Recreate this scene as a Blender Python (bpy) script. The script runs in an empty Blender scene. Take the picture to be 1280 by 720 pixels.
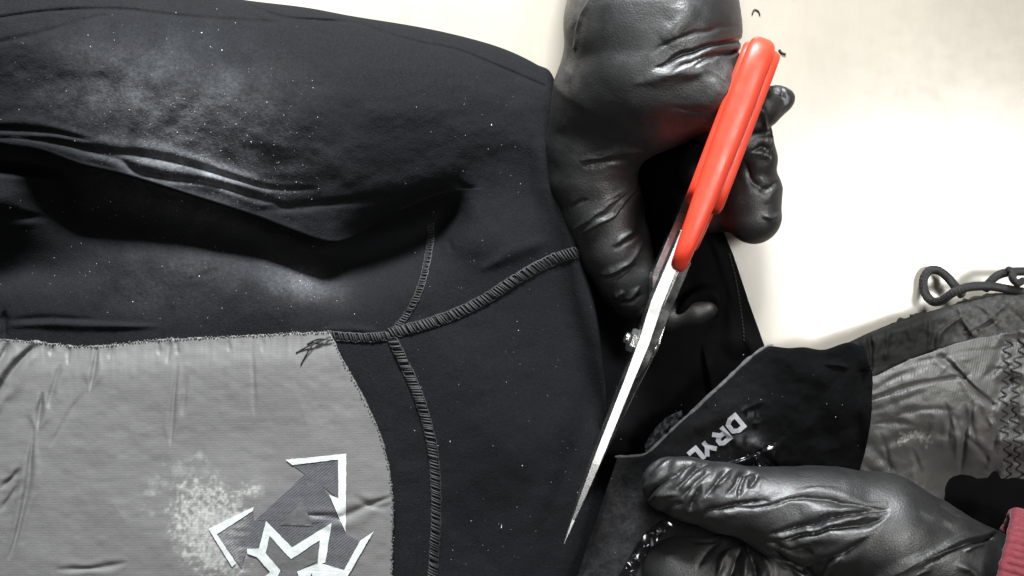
import bpy, math, random
import numpy as np
from mathutils import Vector, Matrix

# ------------------------------------------------------------------ units
# The bench is the plane z = 0.  Plans are drawn in units of 0.34 mm ("u"),
# origin at the middle of the bench area, x right, y towards the viewer's feet.
S = 0.00034
H = 1372.0            # camera height in u (about 0.47 m)
CX, CY = 640.0, 360.0

# ------------------------------------------------------------------ camera
sc = bpy.context.scene
COL = sc.collection
cam_d = bpy.data.cameras.new('camera')
cam = bpy.data.objects.new('camera', cam_d)
COL.objects.link(cam)
cam.location = (0, 0, H * S)
cam.rotation_euler = (0, 0, 0)
cam_d.sensor_fit = 'HORIZONTAL'
cam_d.angle = 2 * math.atan(640.0 / H)
cam_d.clip_start = 0.01
cam_d.clip_end = 20
sc.camera = cam

# ------------------------------------------------------------------ light
world = bpy.data.worlds.new('World')
sc.world = world
world.use_nodes = True
bg = world.node_tree.nodes['Background']
bg.inputs[0].default_value = (0.95, 0.97, 1.0, 1)
bg.inputs[1].default_value = 0.012


def area_lamp(name, loc, target, size, size_y, power, colour):
    d = bpy.data.lights.new(name, 'AREA')
    d.shape = 'RECTANGLE'
    d.size = size
    d.size_y = size_y
    d.energy = power
    d.color = colour
    o = bpy.data.objects.new(name, d)
    COL.objects.link(o)
    o.location = loc
    o.rotation_euler = (Vector(target) - Vector(loc)).to_track_quat('-Z', 'Y').to_euler()
    return o


key = area_lamp('unseen_lamp', (0.01, 0.70, 0.45), (-0.15, 0.06, 0), 0.34, 0.16, 5.6, (0.95, 0.98, 1.0))
key.data.spread = math.radians(70)
fill = area_lamp('unseen_lamp', (-0.56, -0.14, 1.0), (-0.14, -0.07, 0), 0.20, 0.9, 0.29, (1.0, 0.99, 0.97))  # unseen lamp added for the blade's reflection and the panel's left side
fill.data.spread = math.radians(60)
side = area_lamp('unseen_lamp', (0.56, 0.04, 1.0), (0.29, 0.0, 0), 0.28, 0.34, 1.02, (1.0, 0.985, 0.95))
side.data.spread = math.radians(46)

sc.view_settings.view_transform = 'Standard'
sc.view_settings.look = 'None'
sc.view_settings.exposure = 0.0
sc.view_settings.gamma = 1.0
sc.view_settings.use_curve_mapping = False
sc.cycles.use_denoising = True
sc.cycles.max_bounces = 6

random.seed(7)
RNG = np.random.default_rng(11)


# ------------------------------------------------------------------ numeric helpers
def W(p):
    """plan points (n,3) x,y as seen on the bench from above, z height -> metres"""
    p = np.asarray(p, float)
    k = (H - p[..., 2]) / H
    return np.stack([(p[..., 0] - CX) * k * S, -(p[..., 1] - CY) * k * S, p[..., 2] * S], -1)


def spline(pts, n):
    """Catmull-Rom through pts (m,d), n samples evenly spaced in arc length"""
    P = np.asarray(pts, float)
    if len(P) == 2:
        t = np.linspace(0, 1, n)[:, None]
        return P[0] * (1 - t) + P[1] * t
    Q = np.vstack([2 * P[0] - P[1], P, 2 * P[-1] - P[-2]])
    out = []
    for i in range(len(P) - 1):
        p0, p1, p2, p3 = Q[i:i + 4]
        t = np.linspace(0, 1, 24, endpoint=False)[:, None]
        out.append(0.5 * (2 * p1 + (p2 - p0) * t + (2 * p0 - 5 * p1 + 4 * p2 - p3) * t ** 2 + (3 * p1 - p0 - 3 * p2 + p3) * t ** 3))
    out.append(P[-1:])
    c = np.vstack(out)
    d = np.r_[0, np.cumsum(np.linalg.norm(np.diff(c, axis=0), axis=1))]
    s = np.linspace(0, d[-1], n)
    return np.stack([np.interp(s, d, c[:, k]) for k in range(c.shape[1])], 1)


def ss(a, b, x):
    t = np.clip((x - a) / (b - a), 0, 1)
    return t * t * (3 - 2 * t)


_LAT = np.random.default_rng(3).random((64, 64, 64)).astype(np.float32)


def vnoise(x, y, z=0.0):
    x, y, z = np.broadcast_arrays(np.asarray(x, float), np.asarray(y, float), np.asarray(z, float))
    xi, yi, zi = np.floor(x).astype(int), np.floor(y).astype(int), np.floor(z).astype(int)
    fx, fy, fz = x - xi, y - yi, z - zi
    fx, fy, fz = [f * f * f * (f * (f * 6 - 15) + 10) for f in (fx, fy, fz)]
    r = 0
    for a in (0, 1):
        for b in (0, 1):
            for c in (0, 1):
                w = (fx if a else 1 - fx) * (fy if b else 1 - fy) * (fz if c else 1 - fz)
                r = r + w * _LAT[(xi + a) & 63, (yi + b) & 63, (zi + c) & 63]
    return r * 2 - 1


def fbm(x, y, z=0.0, o=4):
    r, a, f = 0, 1.0, 1.0
    for i in range(o):
        r = r + a * vnoise(x * f + 17 * i, y * f + 5 * i, np.asarray(z) * f + 3 * i)
        a *= 0.5
        f *= 2.03
    return r


def poly_dist(x, y, pts, sub=None):
    """distance, signed side and parameter 0..1 to a smooth line"""
    c = spline(pts, sub or max(6, 6 * len(pts)))
    seg = np.linalg.norm(np.diff(c, axis=0), axis=1)
    L = np.r_[0, np.cumsum(seg)]
    best = np.full(x.shape, 1e9)
    side = np.zeros(x.shape)
    tt = np.zeros(x.shape)
    for i in range(len(c) - 1):
        a, b = c[i], c[i + 1]
        d = b - a
        q = np.clip(((x - a[0]) * d[0] + (y - a[1]) * d[1]) / (d @ d + 1e-9), 0, 1)
        dx, dy = x - a[0] - q * d[0], y - a[1] - q * d[1]
        dd = np.hypot(dx, dy)
        m = dd < best
        best = np.where(m, dd, best)
        side = np.where(m, np.sign(d[0] * dy - d[1] * dx), side)
        tt = np.where(m, (L[i] + q * seg[i]) / L[-1], tt)
    return best, side, tt


def creases(x, y, lines, crisp=False):
    """sum of folds.  line = (pts, width, height[, mode]); height < 0 a groove, > 0 a ridge.
    mode 'f': groove with swollen lips, 's': one-sided step fold"""
    z = np.zeros(x.shape)
    for ln in lines:
        pts, w, h = ln[:3]
        mode = ln[3] if len(ln) > 3 else 'g'
        P = np.asarray(pts, float)
        R = 5 * w
        m = (x > P[:, 0].min() - R) & (x < P[:, 0].max() + R) & (y > P[:, 1].min() - R) & (y < P[:, 1].max() + R)
        if not m.any():
            continue
        d, sd, t = poly_dist(x[m], y[m], pts)
        end = np.clip(np.minimum(t, 1 - t) * 4, 0, 1) ** 0.7
        if 'o' in mode:
            end = np.clip((1 - t) * 4, 0, 1) ** 0.7
        if 'p' in mode:
            end = np.clip(t * 4, 0, 1) ** 0.7
        if 'b' in mode:
            end = 1.0
        w = w * (0.45 + 0.55 * end) * (1 + 0.25 * np.sin(t * 9 + P[0, 0]))
        g = np.exp(-(d / w) ** 2)
        if 'f' in mode:
            if crisp:
                g = 1.15 * np.exp(-(d / (0.9 * w)) ** 1.15) - 0.22 * np.exp(-((d - 3.0 * w) / (2.0 * w)) ** 2)
            else:
                g = g - 0.38 * np.exp(-((d - 2.3 * w) / (1.6 * w)) ** 2)
        if 's' in mode:
            q = d * sd / w
            g = np.where(q > 0, np.exp(-(q / 0.6) ** 2), np.exp(-(q / 2.2) ** 2))
        if 'z' in mode:
            q = d * sd / w
            g = np.where(q < 0, np.exp(-(q / 0.6) ** 2), np.exp(-(q / 2.2) ** 2))
        z[m] += h * g * end
    return z


# ------------------------------------------------------------------ object helpers
def new_mesh(name, verts, faces, mat=None, parent=None, smooth=True, attrs=None):
    me = bpy.data.meshes.new(name)
    v = np.ascontiguousarray(verts, dtype=np.float32)
    if isinstance(faces, np.ndarray):
        nf, k = faces.shape
        me.vertices.add(len(v))
        me.vertices.foreach_set('co', v.ravel())
        me.loops.add(nf * k)
        me.loops.foreach_set('vertex_index', faces.astype(np.int32).ravel())
        me.polygons.add(nf)
        me.polygons.foreach_set('loop_start', np.arange(0, nf * k, k, dtype=np.int32))
        me.polygons.foreach_set('loop_total', np.full(nf, k, np.int32))
        me.update(calc_edges=True)
    else:
        me.from_pydata([tuple(map(float, p)) for p in v], [], faces)
    me.validate()
    me.polygons.foreach_set('use_smooth', np.full(len(me.polygons), smooth, bool))
    if attrs:
        for k, a in attrs.items():
            at = me.attributes.new(k, 'FLOAT', 'POINT')
            at.data.foreach_set('value', np.ascontiguousarray(a, dtype=np.float32))
    if mat:
        me.materials.append(mat)
    o = bpy.data.objects.new(name, me)
    COL.objects.link(o)
    if parent:
        o.parent = parent
    return o


def empty(name, loc=(0, 0, 0)):
    o = bpy.data.objects.new(name, None)
    o.empty_display_size = 0.02
    COL.objects.link(o)
    o.location = loc
    return o


def thing(o, label, cat, group=None):
    o['label'] = label
    o['category'] = cat
    if group:
        o['group'] = group
    return o


def grid_faces(nu, nv, flip=False):
    """vertices laid out [iu*nv+iv]"""
    i, j = np.meshgrid(np.arange(nu - 1), np.arange(nv - 1), indexing='ij')
    a = (i * nv + j).ravel()
    f = np.stack([a, a + nv, a + nv + 1, a + 1], 1)
    return f[:, ::-1].copy() if flip else f


def solidify(o, t):
    m = o.modifiers.new('thickness', 'SOLIDIFY')
    m.thickness = t * S
    m.offset = -1
    m.use_even_offset = False
    return m


def sheet(name, T, B, zf, nu, nv, mat, parent, thick=0, attrs=None, edge=0, edge_drop=0):
    """cloth sheet spanned between two traced border lines, lifted by zf(x,y)"""
    t = spline(T, nu)[:, None, :]
    b = spline(B, nu)[:, None, :]
    v = np.linspace(0, 1, nv)[None, :, None]
    P = t * (1 - v) + b * v
    x, y = P[..., 0], P[..., 1]
    z = zf(x, y)
    if edge:
        # softly rolled borders
        dT = np.linalg.norm(P - t, axis=2)
        dB = np.linalg.norm(P - b, axis=2)
        d = np.minimum(dT, dB)
        q = np.clip(1 - d / edge, 0, 1)
        z = z - edge_drop * (1 - np.sqrt(np.clip(1 - q * q, 0, 1)))
    V = W(np.stack([x, y, z], -1).reshape(-1, 3))
    at = {k: f(x, y).ravel() for k, f in attrs.items()} if attrs else None
    # face up
    n0 = np.cross(V.reshape(nu, nv, 3)[nu // 2 + 1, nv // 2] - V.reshape(nu, nv, 3)[nu // 2, nv // 2],
                  V.reshape(nu, nv, 3)[nu // 2, nv // 2 + 1] - V.reshape(nu, nv, 3)[nu // 2, nv // 2])
    o = new_mesh(name, V, grid_faces(nu, nv, flip=n0[2] < 0), mat, parent, True, at)
    if thick:
        solidify(o, thick)
    return o


def tube_arrays(path, r, sides=8, flat=1.0, closed_ends=True):
    """path (n,3) metres; r scalar or (n,) metres -> verts, quads"""
    P = np.asarray(path, float)
    n = len(P)
    r = np.broadcast_to(np.asarray(r, float), (n,))
    T = np.gradient(P, axis=0)
    T /= np.linalg.norm(T, axis=1)[:, None] + 1e-12
    ref = np.tile([0, 0, 1.0], (n, 1))
    ref[np.abs(T[:, 2]) > 0.95] = [1, 0, 0]
    A = np.cross(ref, T)
    A /= np.linalg.norm(A, axis=1)[:, None] + 1e-12
    Bn = np.cross(T, A)
    th = np.linspace(0, 2 * np.pi, sides, endpoint=False)
    V = P[:, None] + r[:, None, None] * (np.cos(th)[None, :, None] * A[:, None] + flat * np.sin(th)[None, :, None] * Bn[:, None])
    V = V.reshape(-1, 3)
    F = []
    for i in range(n - 1):
        for j in range(sides):
            k = (j + 1) % sides
            F.append((i * sides + j, i * sides + k, (i + 1) * sides + k, (i + 1) * sides + j))
    if closed_ends:
        F.append(tuple(range(sides))[::-1])
        F.append(tuple((n - 1) * sides + j for j in range(sides)))
    return V, F


class Soup:
    def __init__(self):
        self.v, self.f, self.n = [], [], 0

    def add(self, V, F):
        self.v.append(V)
        self.f += [tuple(i + self.n for i in f) for f in F]
        self.n += len(V)

    def build(self, name, mat, parent=None, smooth=True):
        return new_mesh(name, np.vstack(self.v), self.f, mat, parent, smooth)


# ------------------------------------------------------------------ materials
def material(name, base, rough=0.6, spec=0.5, metal=0.0, sheen=0.0, var=0.0, var_scale=60.0, fine=(0, 900.0), coarse=(0, 200.0),
             attr=None, attr_col=(0.5, 0.5, 0.5), rough_var=0.0, weave=None, coat=0.0, bumps_dist=0.0003):
    m = bpy.data.materials.new(name)
    m.use_nodes = True
    nt = m.node_tree
    N, L = nt.nodes, nt.links
    p = N['Principled BSDF']
    p.inputs['Roughness'].default_value = rough
    p.inputs['Metallic'].default_value = metal
    p.inputs['Specular IOR Level'].default_value = spec
    p.inputs['Sheen Weight'].default_value = sheen
    p.inputs['Sheen Roughness'].default_value = 0.5
    p.inputs['Coat Weight'].default_value = coat
    tc = N.new('ShaderNodeTexCoord')

    def noise(scale, detail=4.0, rough_=0.6):
        n = N.new('ShaderNodeTexNoise')
        n.inputs['Scale'].default_value = scale
        n.inputs['Detail'].default_value = detail
        n.inputs['Roughness'].default_value = rough_
        L.new(tc.outputs['Object'], n.inputs['Vector'])
        return n

    rgb = N.new('ShaderNodeRGB')
    rgb.outputs[0].default_value = (*base, 1)
    out = rgb.outputs[0]
    if var:
        n = noise(var_scale)
        mr = N.new('ShaderNodeMapRange')
        mr.inputs['To Min'].default_value = 1 - var
        mr.inputs['To Max'].default_value = 1 + var
        mr.inputs['From Min'].default_value = 0.25
        mr.inputs['From Max'].default_value = 0.75
        L.new(n.outputs[0], mr.inputs[0])
        mx = N.new('ShaderNodeVectorMath')
        mx.operation = 'SCALE'
        L.new(out, mx.inputs[0])
        L.new(mr.outputs[0], mx.inputs['Scale'])
        out = mx.outputs[0]
    if attr:
        a = N.new('ShaderNodeAttribute')
        a.attribute_name = attr
        g = noise(700, 3)
        mul = N.new('ShaderNodeMath')
        mul.operation = 'MULTIPLY'
        mr2 = N.new('ShaderNodeMapRange')
        mr2.inputs['From Min'].default_value = 0.3
        mr2.inputs['From Max'].default_value = 0.7
        mr2.inputs['To Min'].default_value = 0.55
        mr2.inputs['To Max'].default_value = 1.3
        L.new(g.outputs[0], mr2.inputs[0])
        L.new(a.outputs['Fac'], mul.inputs[0])
        L.new(mr2.outputs[0], mul.inputs[1])
        mix = N.new('ShaderNodeMix')
        mix.data_type = 'RGBA'
        L.new(mul.outputs[0], mix.inputs[0])
        L.new(out, mix.inputs[6])
        mix.inputs[7].default_value = (*attr_col, 1)
        mix.clamp_factor = True
        out = mix.outputs[2]
    L.new(out, p.inputs['Base Color'])
    if rough_var:
        n = noise(140)
        mr = N.new('ShaderNodeMapRange')
        mr.inputs['To Min'].default_value = max(0.02, rough - rough_var)
        mr.inputs['To Max'].default_value = min(1, rough + rough_var)
        mr.inputs['From Min'].default_value = 0.3
        mr.inputs['From Max'].default_value = 0.7
        L.new(n.outputs[0], mr.inputs[0])
        L.new(mr.outputs[0], p.inputs['Roughness'])
    prev = None

    def bump(h, strength):
        nonlocal prev
        b = N.new('ShaderNodeBump')
        b.inputs['Strength'].default_value = strength
        b.inputs['Distance'].default_value = bumps_dist
        L.new(h, b.inputs['Height'])
        if prev:
            L.new(prev, b.inputs['Normal'])
        prev = b.outputs[0]

    if coarse[0]:
        bump(noise(coarse[1]).outputs[0], coarse[0])
    if fine[0]:
        bump(noise(fine[1], 2.0).outputs[0], fine[0])
    if weave:
        strength, scale, rot = weave
        mp = N.new('ShaderNodeMapping')
        mp.inputs['Rotation'].default_value = (0, 0, rot)
        L.new(tc.outputs['Object'], mp.inputs[0])
        w = N.new('ShaderNodeTexWave')
        w.inputs['Scale'].default_value = scale
        w.inputs['Distortion'].default_value = 0.6
        L.new(mp.outputs[0], w.inputs['Vector'])
        bump(w.outputs['Fac'], strength)
    if prev:
        L.new(prev, p.inputs['Normal'])
    return m


M = {}
M['bench'] = material('bench', (0.335, 0.306, 0.258), rough=0.22, spec=0.5, var=0.035, var_scale=14, fine=(0.03, 500), coarse=(0.03, 40), rough_var=0.04)
M['neoprene'] = material('neoprene', (0.0083, 0.0088, 0.0098), rough=0.85, spec=0.03, sheen=0.0, var=0.30, var_scale=1100, fine=(0.7, 1300), coarse=(0.15, 260),
                         attr='dust_tone', attr_col=(0.30, 0.31, 0.33))
M['neoprene_shaded'] = material('neoprene_shaded', (0.0026, 0.0026, 0.0030), rough=0.9, spec=0.08, var=0.2, var_scale=220, fine=(0.4, 1500))  # near-black neoprene: shade of the gaps is put into this colour
M['flap'] = material('flap', (0.0026, 0.0027, 0.0030), rough=0.9, spec=0.06, sheen=0.0, var=0.25, var_scale=240, fine=(0.6, 1500), coarse=(0.2, 300),
                     attr='dust_tone', attr_col=(0.12, 0.12, 0.125))
M['cut_edge'] = material('cut_edge', (0.085, 0.085, 0.088), rough=0.9, spec=0.2, var=0.4, var_scale=600, fine=(0.9, 1300))
M['panel'] = material('panel', (0.110, 0.109, 0.106), rough=0.54, spec=0.36, var=0.07, var_scale=90, fine=(0.30, 1500), coarse=(0.12, 240),
                      attr='stain_tone', attr_col=(0.40, 0.40, 0.385), weave=(0.05, 300, 1.55))
M['print_white'] = material('print_white', (0.45, 0.48, 0.465), rough=0.55, var=0.16, var_scale=300, fine=(0.2, 1500))
M['print_grey'] = material('print_grey', (0.062, 0.064, 0.070), rough=0.5, attr='stain_tone', attr_col=(0.34, 0.34, 0.33), var=0.22, var_scale=700, fine=(0.4, 1500), weave=(0.3, 330, 0.9))
M['print_dark'] = material('print_dark', (0.078, 0.078, 0.078), rough=0.5, attr='stain_tone', attr_col=(0.34, 0.34, 0.33), var=0.15, var_scale=500, fine=(0.3, 1500))
M['seam'] = material('seam', (0.008, 0.0085, 0.009), rough=0.85, spec=0.15, fine=(0.5, 1600))
M['thread'] = material('thread', (0.015, 0.0155, 0.016), rough=0.6, spec=0.4, fine=(0.4, 2500))
M['glove'] = material('glove', (0.0075, 0.0076, 0.0079), rough=0.50, spec=0.85, var=0.12, var_scale=120, fine=(0.50, 1300), coarse=(0.05, 260), rough_var=0.06,
                      attr='dust_tone', attr_col=(0.085, 0.078, 0.07))
M['red'] = material('red', (0.66, 0.048, 0.022), rough=0.40, spec=0.5, var=0.07, var_scale=90, fine=(0.16, 1200), coarse=(0.05, 200), rough_var=0.10)
M['steel'] = material('steel', (0.66, 0.66, 0.655), rough=0.25, metal=1.0, var=0.14, var_scale=90, fine=(0.06, 1300), rough_var=0.08)
M['chrome'] = material('chrome', (0.85, 0.85, 0.84), rough=0.24, metal=1.0, coarse=(0.3, 500))
M['collar'] = material('collar', (0.066, 0.0655, 0.062), rough=0.52, spec=0.5, var=0.12, var_scale=120, fine=(0.35, 1200), coarse=(0.3, 240),
                       attr='stain_tone', attr_col=(0.30, 0.30, 0.28), weave=(0.22, 300, 0.25))
M['hem'] = material('hem', (0.0045, 0.0045, 0.0040), rough=0.7, spec=0.15, attr='stain_tone', attr_col=(0.06, 0.059, 0.055), var=0.15, var_scale=160, fine=(0.4, 1200), coarse=(0.4, 220))
M['cord'] = material('cord', (0.012, 0.012, 0.012), rough=0.6, spec=0.5, fine=(0.8, 1500), weave=(0.9, 500, 0.7))
M['cuff'] = material('cuff', (0.165, 0.034, 0.043), rough=0.95, spec=0.1, sheen=0.15, var=0.25, var_scale=500, fine=(0.9, 1100), coarse=(0.4, 420))
M['gloss'] = material('gloss', (0.006, 0.006, 0.007), rough=0.14, spec=0.6, coarse=(0.08, 150))
M['lint'] = material('lint', (0.66, 0.66, 0.68), rough=0.9)
M['letter'] = material('letter', (0.27, 0.27, 0.29), rough=0.45, var=0.22, var_scale=300)

# ------------------------------------------------------------------ bench
nt = M['bench'].node_tree
N, L = nt.nodes, nt.links
pb = N['Principled BSDF']
src = pb.inputs['Base Color'].links[0].from_socket
tc_ = N.new('ShaderNodeTexCoord')
acc = src
for rot, sx, sy, amt in ((0.5, 300, 60, 0.015), (-0.9, 500, 90, 0.012), (0.1, 22, 15, 0.06)):
    mp_ = N.new('ShaderNodeMapping')
    mp_.inputs['Rotation'].default_value = (0, 0, rot)
    mp_.inputs['Scale'].default_value = (sx, sy, 1)
    L.new(tc_.outputs['Object'], mp_.inputs[0])
    nz_ = N.new('ShaderNodeTexNoise')
    nz_.inputs['Scale'].default_value = 1.0
    nz_.inputs['Detail'].default_value = 3.0
    L.new(mp_.outputs[0], nz_.inputs['Vector'])
    mr_ = N.new('ShaderNodeMapRange')
    mr_.inputs['From Min'].default_value = 0.3
    mr_.inputs['From Max'].default_value = 0.7
    mr_.inputs['To Min'].default_value = 1 - amt
    mr_.inputs['To Max'].default_value = 1 + amt
    L.new(nz_.outputs[0], mr_.inputs[0])
    vm_ = N.new('ShaderNodeVectorMath')
    vm_.operation = 'SCALE'
    L.new(acc, vm_.inputs[0])
    L.new(mr_.outputs[0], vm_.inputs['Scale'])
    acc = vm_.outputs[0]
L.new(acc, pb.inputs['Base Color'])
bx = 1.2
bench = new_mesh('table_top', [(-bx, -bx, -0.03), (bx, -bx, -0.03), (bx, bx, -0.03), (-bx, bx, -0.03), (-bx, -bx, 0), (bx, -bx, 0), (bx, bx, 0), (-bx, bx, 0)],
                 [(3, 2, 1, 0), (4, 5, 6, 7), (0, 1, 5, 4), (1, 2, 6, 5), (2, 3, 7, 6), (3, 0, 4, 7)], M['bench'], None, False)
bench['kind'] = 'structure'
bench['label'] = 'cream white work table under the wetsuit'

# ------------------------------------------------------------------ wetsuit
suit = thing(empty('wetsuit'), 'black neoprene wetsuit with grey chest panel being cut open on the table', 'wetsuit')


def xf(pts):
    P = np.asarray(pts, float)
    return lambda x: np.interp(x, P[:, 0], P[:, 1])


def smooth_xf(pts):
    c = spline(pts, 400)
    return lambda x: np.interp(x, c[:, 0], c[:, 1])


y_top = smooth_xf([(-80, -70), (120, -40), (250, -14), (300, -1), (380, 9), (440, 20), (520, 33), (580, 46), (630, 61), (670, 80), (692, 97), (708, 170), (720, 290), (745, 385), (756, 470), (758, 500)])
y_lip = smooth_xf([(-80, 160), (0, 176), (50, 184), (100, 202), (150, 214), (200, 229), (260, 248), (320, 267), (370, 286), (415, 299), (450, 290), (500, 262), (545, 243), (590, 236), (650, 250), (690, 330), (720, 420), (758, 560)])
fade = lambda x: ss(500, 405, x)

UP_CREASE = [
    ([(-40, 28), (60, 14), (150, 12), (230, 21), (330, 27), (400, 28), (440, 27), (470, 37), (520, 52), (570, 62), (620, 82), (680, 108)], 2.4, -3.6, 'b'),
    ([(300, 2), (350, 21), (400, 25), (440, 27)], 2.2, -5, 'f'),
    ([(-40, 60), (50, 42), (110, 24), (160, 15)], 3.5, -2.0),
    ([(390, 38), (420, 46)], 3, -2.0),
    ([(-40, 158), (20, 162), (70, 166), (115, 176)], 3.6, -4.5, 'f'),
    ([(-40, 170), (30, 173), (75, 178), (115, 187), (185, 195), (235, 205), (290, 222), (340, 235), (400, 236)], 3.6, -4.6, 'f'),
    ([(100, 186), (150, 200), (172, 214), (205, 222), (260, 228), (320, 246), (370, 262)], 3.4, -4.0, 'f'),
    ([(150, 196), (215, 213), (280, 226)], 8, 2),
    ([(320, 262), (370, 258), (430, 252), (490, 246)], 5, -4),
    ([(560, 224), (575, 231), (598, 246)], 5.0, -3.2),
    ([(-40, 100), (80, 120), (200, 110)], 30, -3),
]
LOW_CREASE = [
    ([(-40, 268), (20, 270), (60, 272)], 5, -4, 'f'),
    ([(120, 330), (200, 320), (300, 350), (400, 352)], 40, 7),
    ([(230, 352), (300, 330), (340, 320)], 4, -1.6),
    ([(4, 408), (60, 405), (120, 407), (200, 408)], 4, 4.5),
    ([(4, 400), (60, 398), (120, 400)], 3, -3),
    ([(5, 388), (6, 425)], 4, -6),
    ([(400, 413), (430, 411), (470, 413)], 5, 3),
    ([(548, 268), (600, 300), (640, 300), (700, 272)], 30, 5),
    ([(560, 300), (566, 316)], 3, -2, 'f'),
    ([(600, 338), (650, 312), (690, 298)], 9, 4),
    ([(545, 720), (620, 640), (720, 560)], 40, -5),
    ([(520, 400), (620, 520), (700, 640)], 60, 6),
]


def z_upper(x, y):
    yt = y_top(x)
    zc = np.interp(x, [-80, 200, 400, 520, 620, 690, 760], [132, 132, 122, 104, 82, 64, 50])
    R = np.interp(x, [-80, 300, 500, 640, 690, 720, 760], [135, 130, 120, 85, 40, 25, 16])
    t = np.clip((y - yt) / R, 0, 1)
    z = zc * np.sqrt(np.clip(1 - (1 - t) ** 2, 0, 1)) ** 0.85
    # falls from the crest towards the fold, steeper where it sinks into the pocket
    q = np.clip((y - yt) / np.maximum(y_lip(x) - yt, 1), 0, 1.6)
    drop = np.interp(x, [-80, 150, 330, 450, 540, 600, 680, 760], [26, 32, 56, 44, 26, 16, 8, 4])
    z = z - drop * ss(0.42, 1.08, q)
    z = z + 2.2 * fbm(x / 120, y / 70, 1.3, 3) + 0.8 * fbm(x / 26, y / 20, 6.3, 3)
    return z


def z_low(x, y):
    z = 44 + 6 * np.sin(x / 170 + 0.6) + 0 * y
    # dark pocket under the fold
    d, _, _ = poly_dist(x, y, [(60, 245), (200, 262), (330, 292), (430, 316), (490, 304), (530, 284), (556, 262)])
    z = z - np.interp(x, [0, 250, 380, 520], [36, 42, 58, 60]) * np.exp(-(d / 40) ** 2) * ss(605, 545, x)
    # lobe pushing out from under the fold at the left
    lob = np.exp(-(np.abs(x + 5) / 92) ** 5)
    ye = 206 + 0.0012 * np.clip(x + 10, 0, 200) ** 2
    z = z + 52 * lob * ss(ye - 8, ye + 16, y) * (1 - ss(238, 318, y)) - 16 * np.exp(-(((x - 20) / 75) ** 2 + ((y - 335) / 24) ** 2))
    # the suit bulges along the middle seam and falls off to both sides
    z = z + 24 * np.interp(x, [-80, 0, 250, 420, 540, 640, 760], [-0.4, -0.3, 0.2, 0.8, 1.0, 0.55, -0.7]) - 12 * ss(480, 740, y) * ss(480, 620, x)
    z = z + 14 * np.exp(-(((x - 640) / 80) ** 2 + ((y - 300) / 110) ** 2))
    z = z + 12 * np.exp(-(((x - 640) / 110) ** 2 + ((y - 560) / 160) ** 2))
    z = z + 1.6 * fbm(x / 90, y / 90, 4.1, 3) + 0.5 * fbm(x / 22, y / 22, 2.1, 3)
    z = z + creases(x, y, LOW_CREASE)
    return z


def z_smooth(x, y):
    ym = np.interp(x, [380, 430, 480, 520, 560, 600, 660, 700, 760], [274, 266, 258, 250, 243, 225, 220, 330, 520])
    w = np.interp(x, [400, 480, 540, 570, 600, 760], [32, 34, 34, 46, 70, 70])
    k = ss(0, 1, (y - (ym - w)) / (2 * w))
    return z_upper(x, y) * (1 - k) + z_low(x, y) * k


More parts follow.
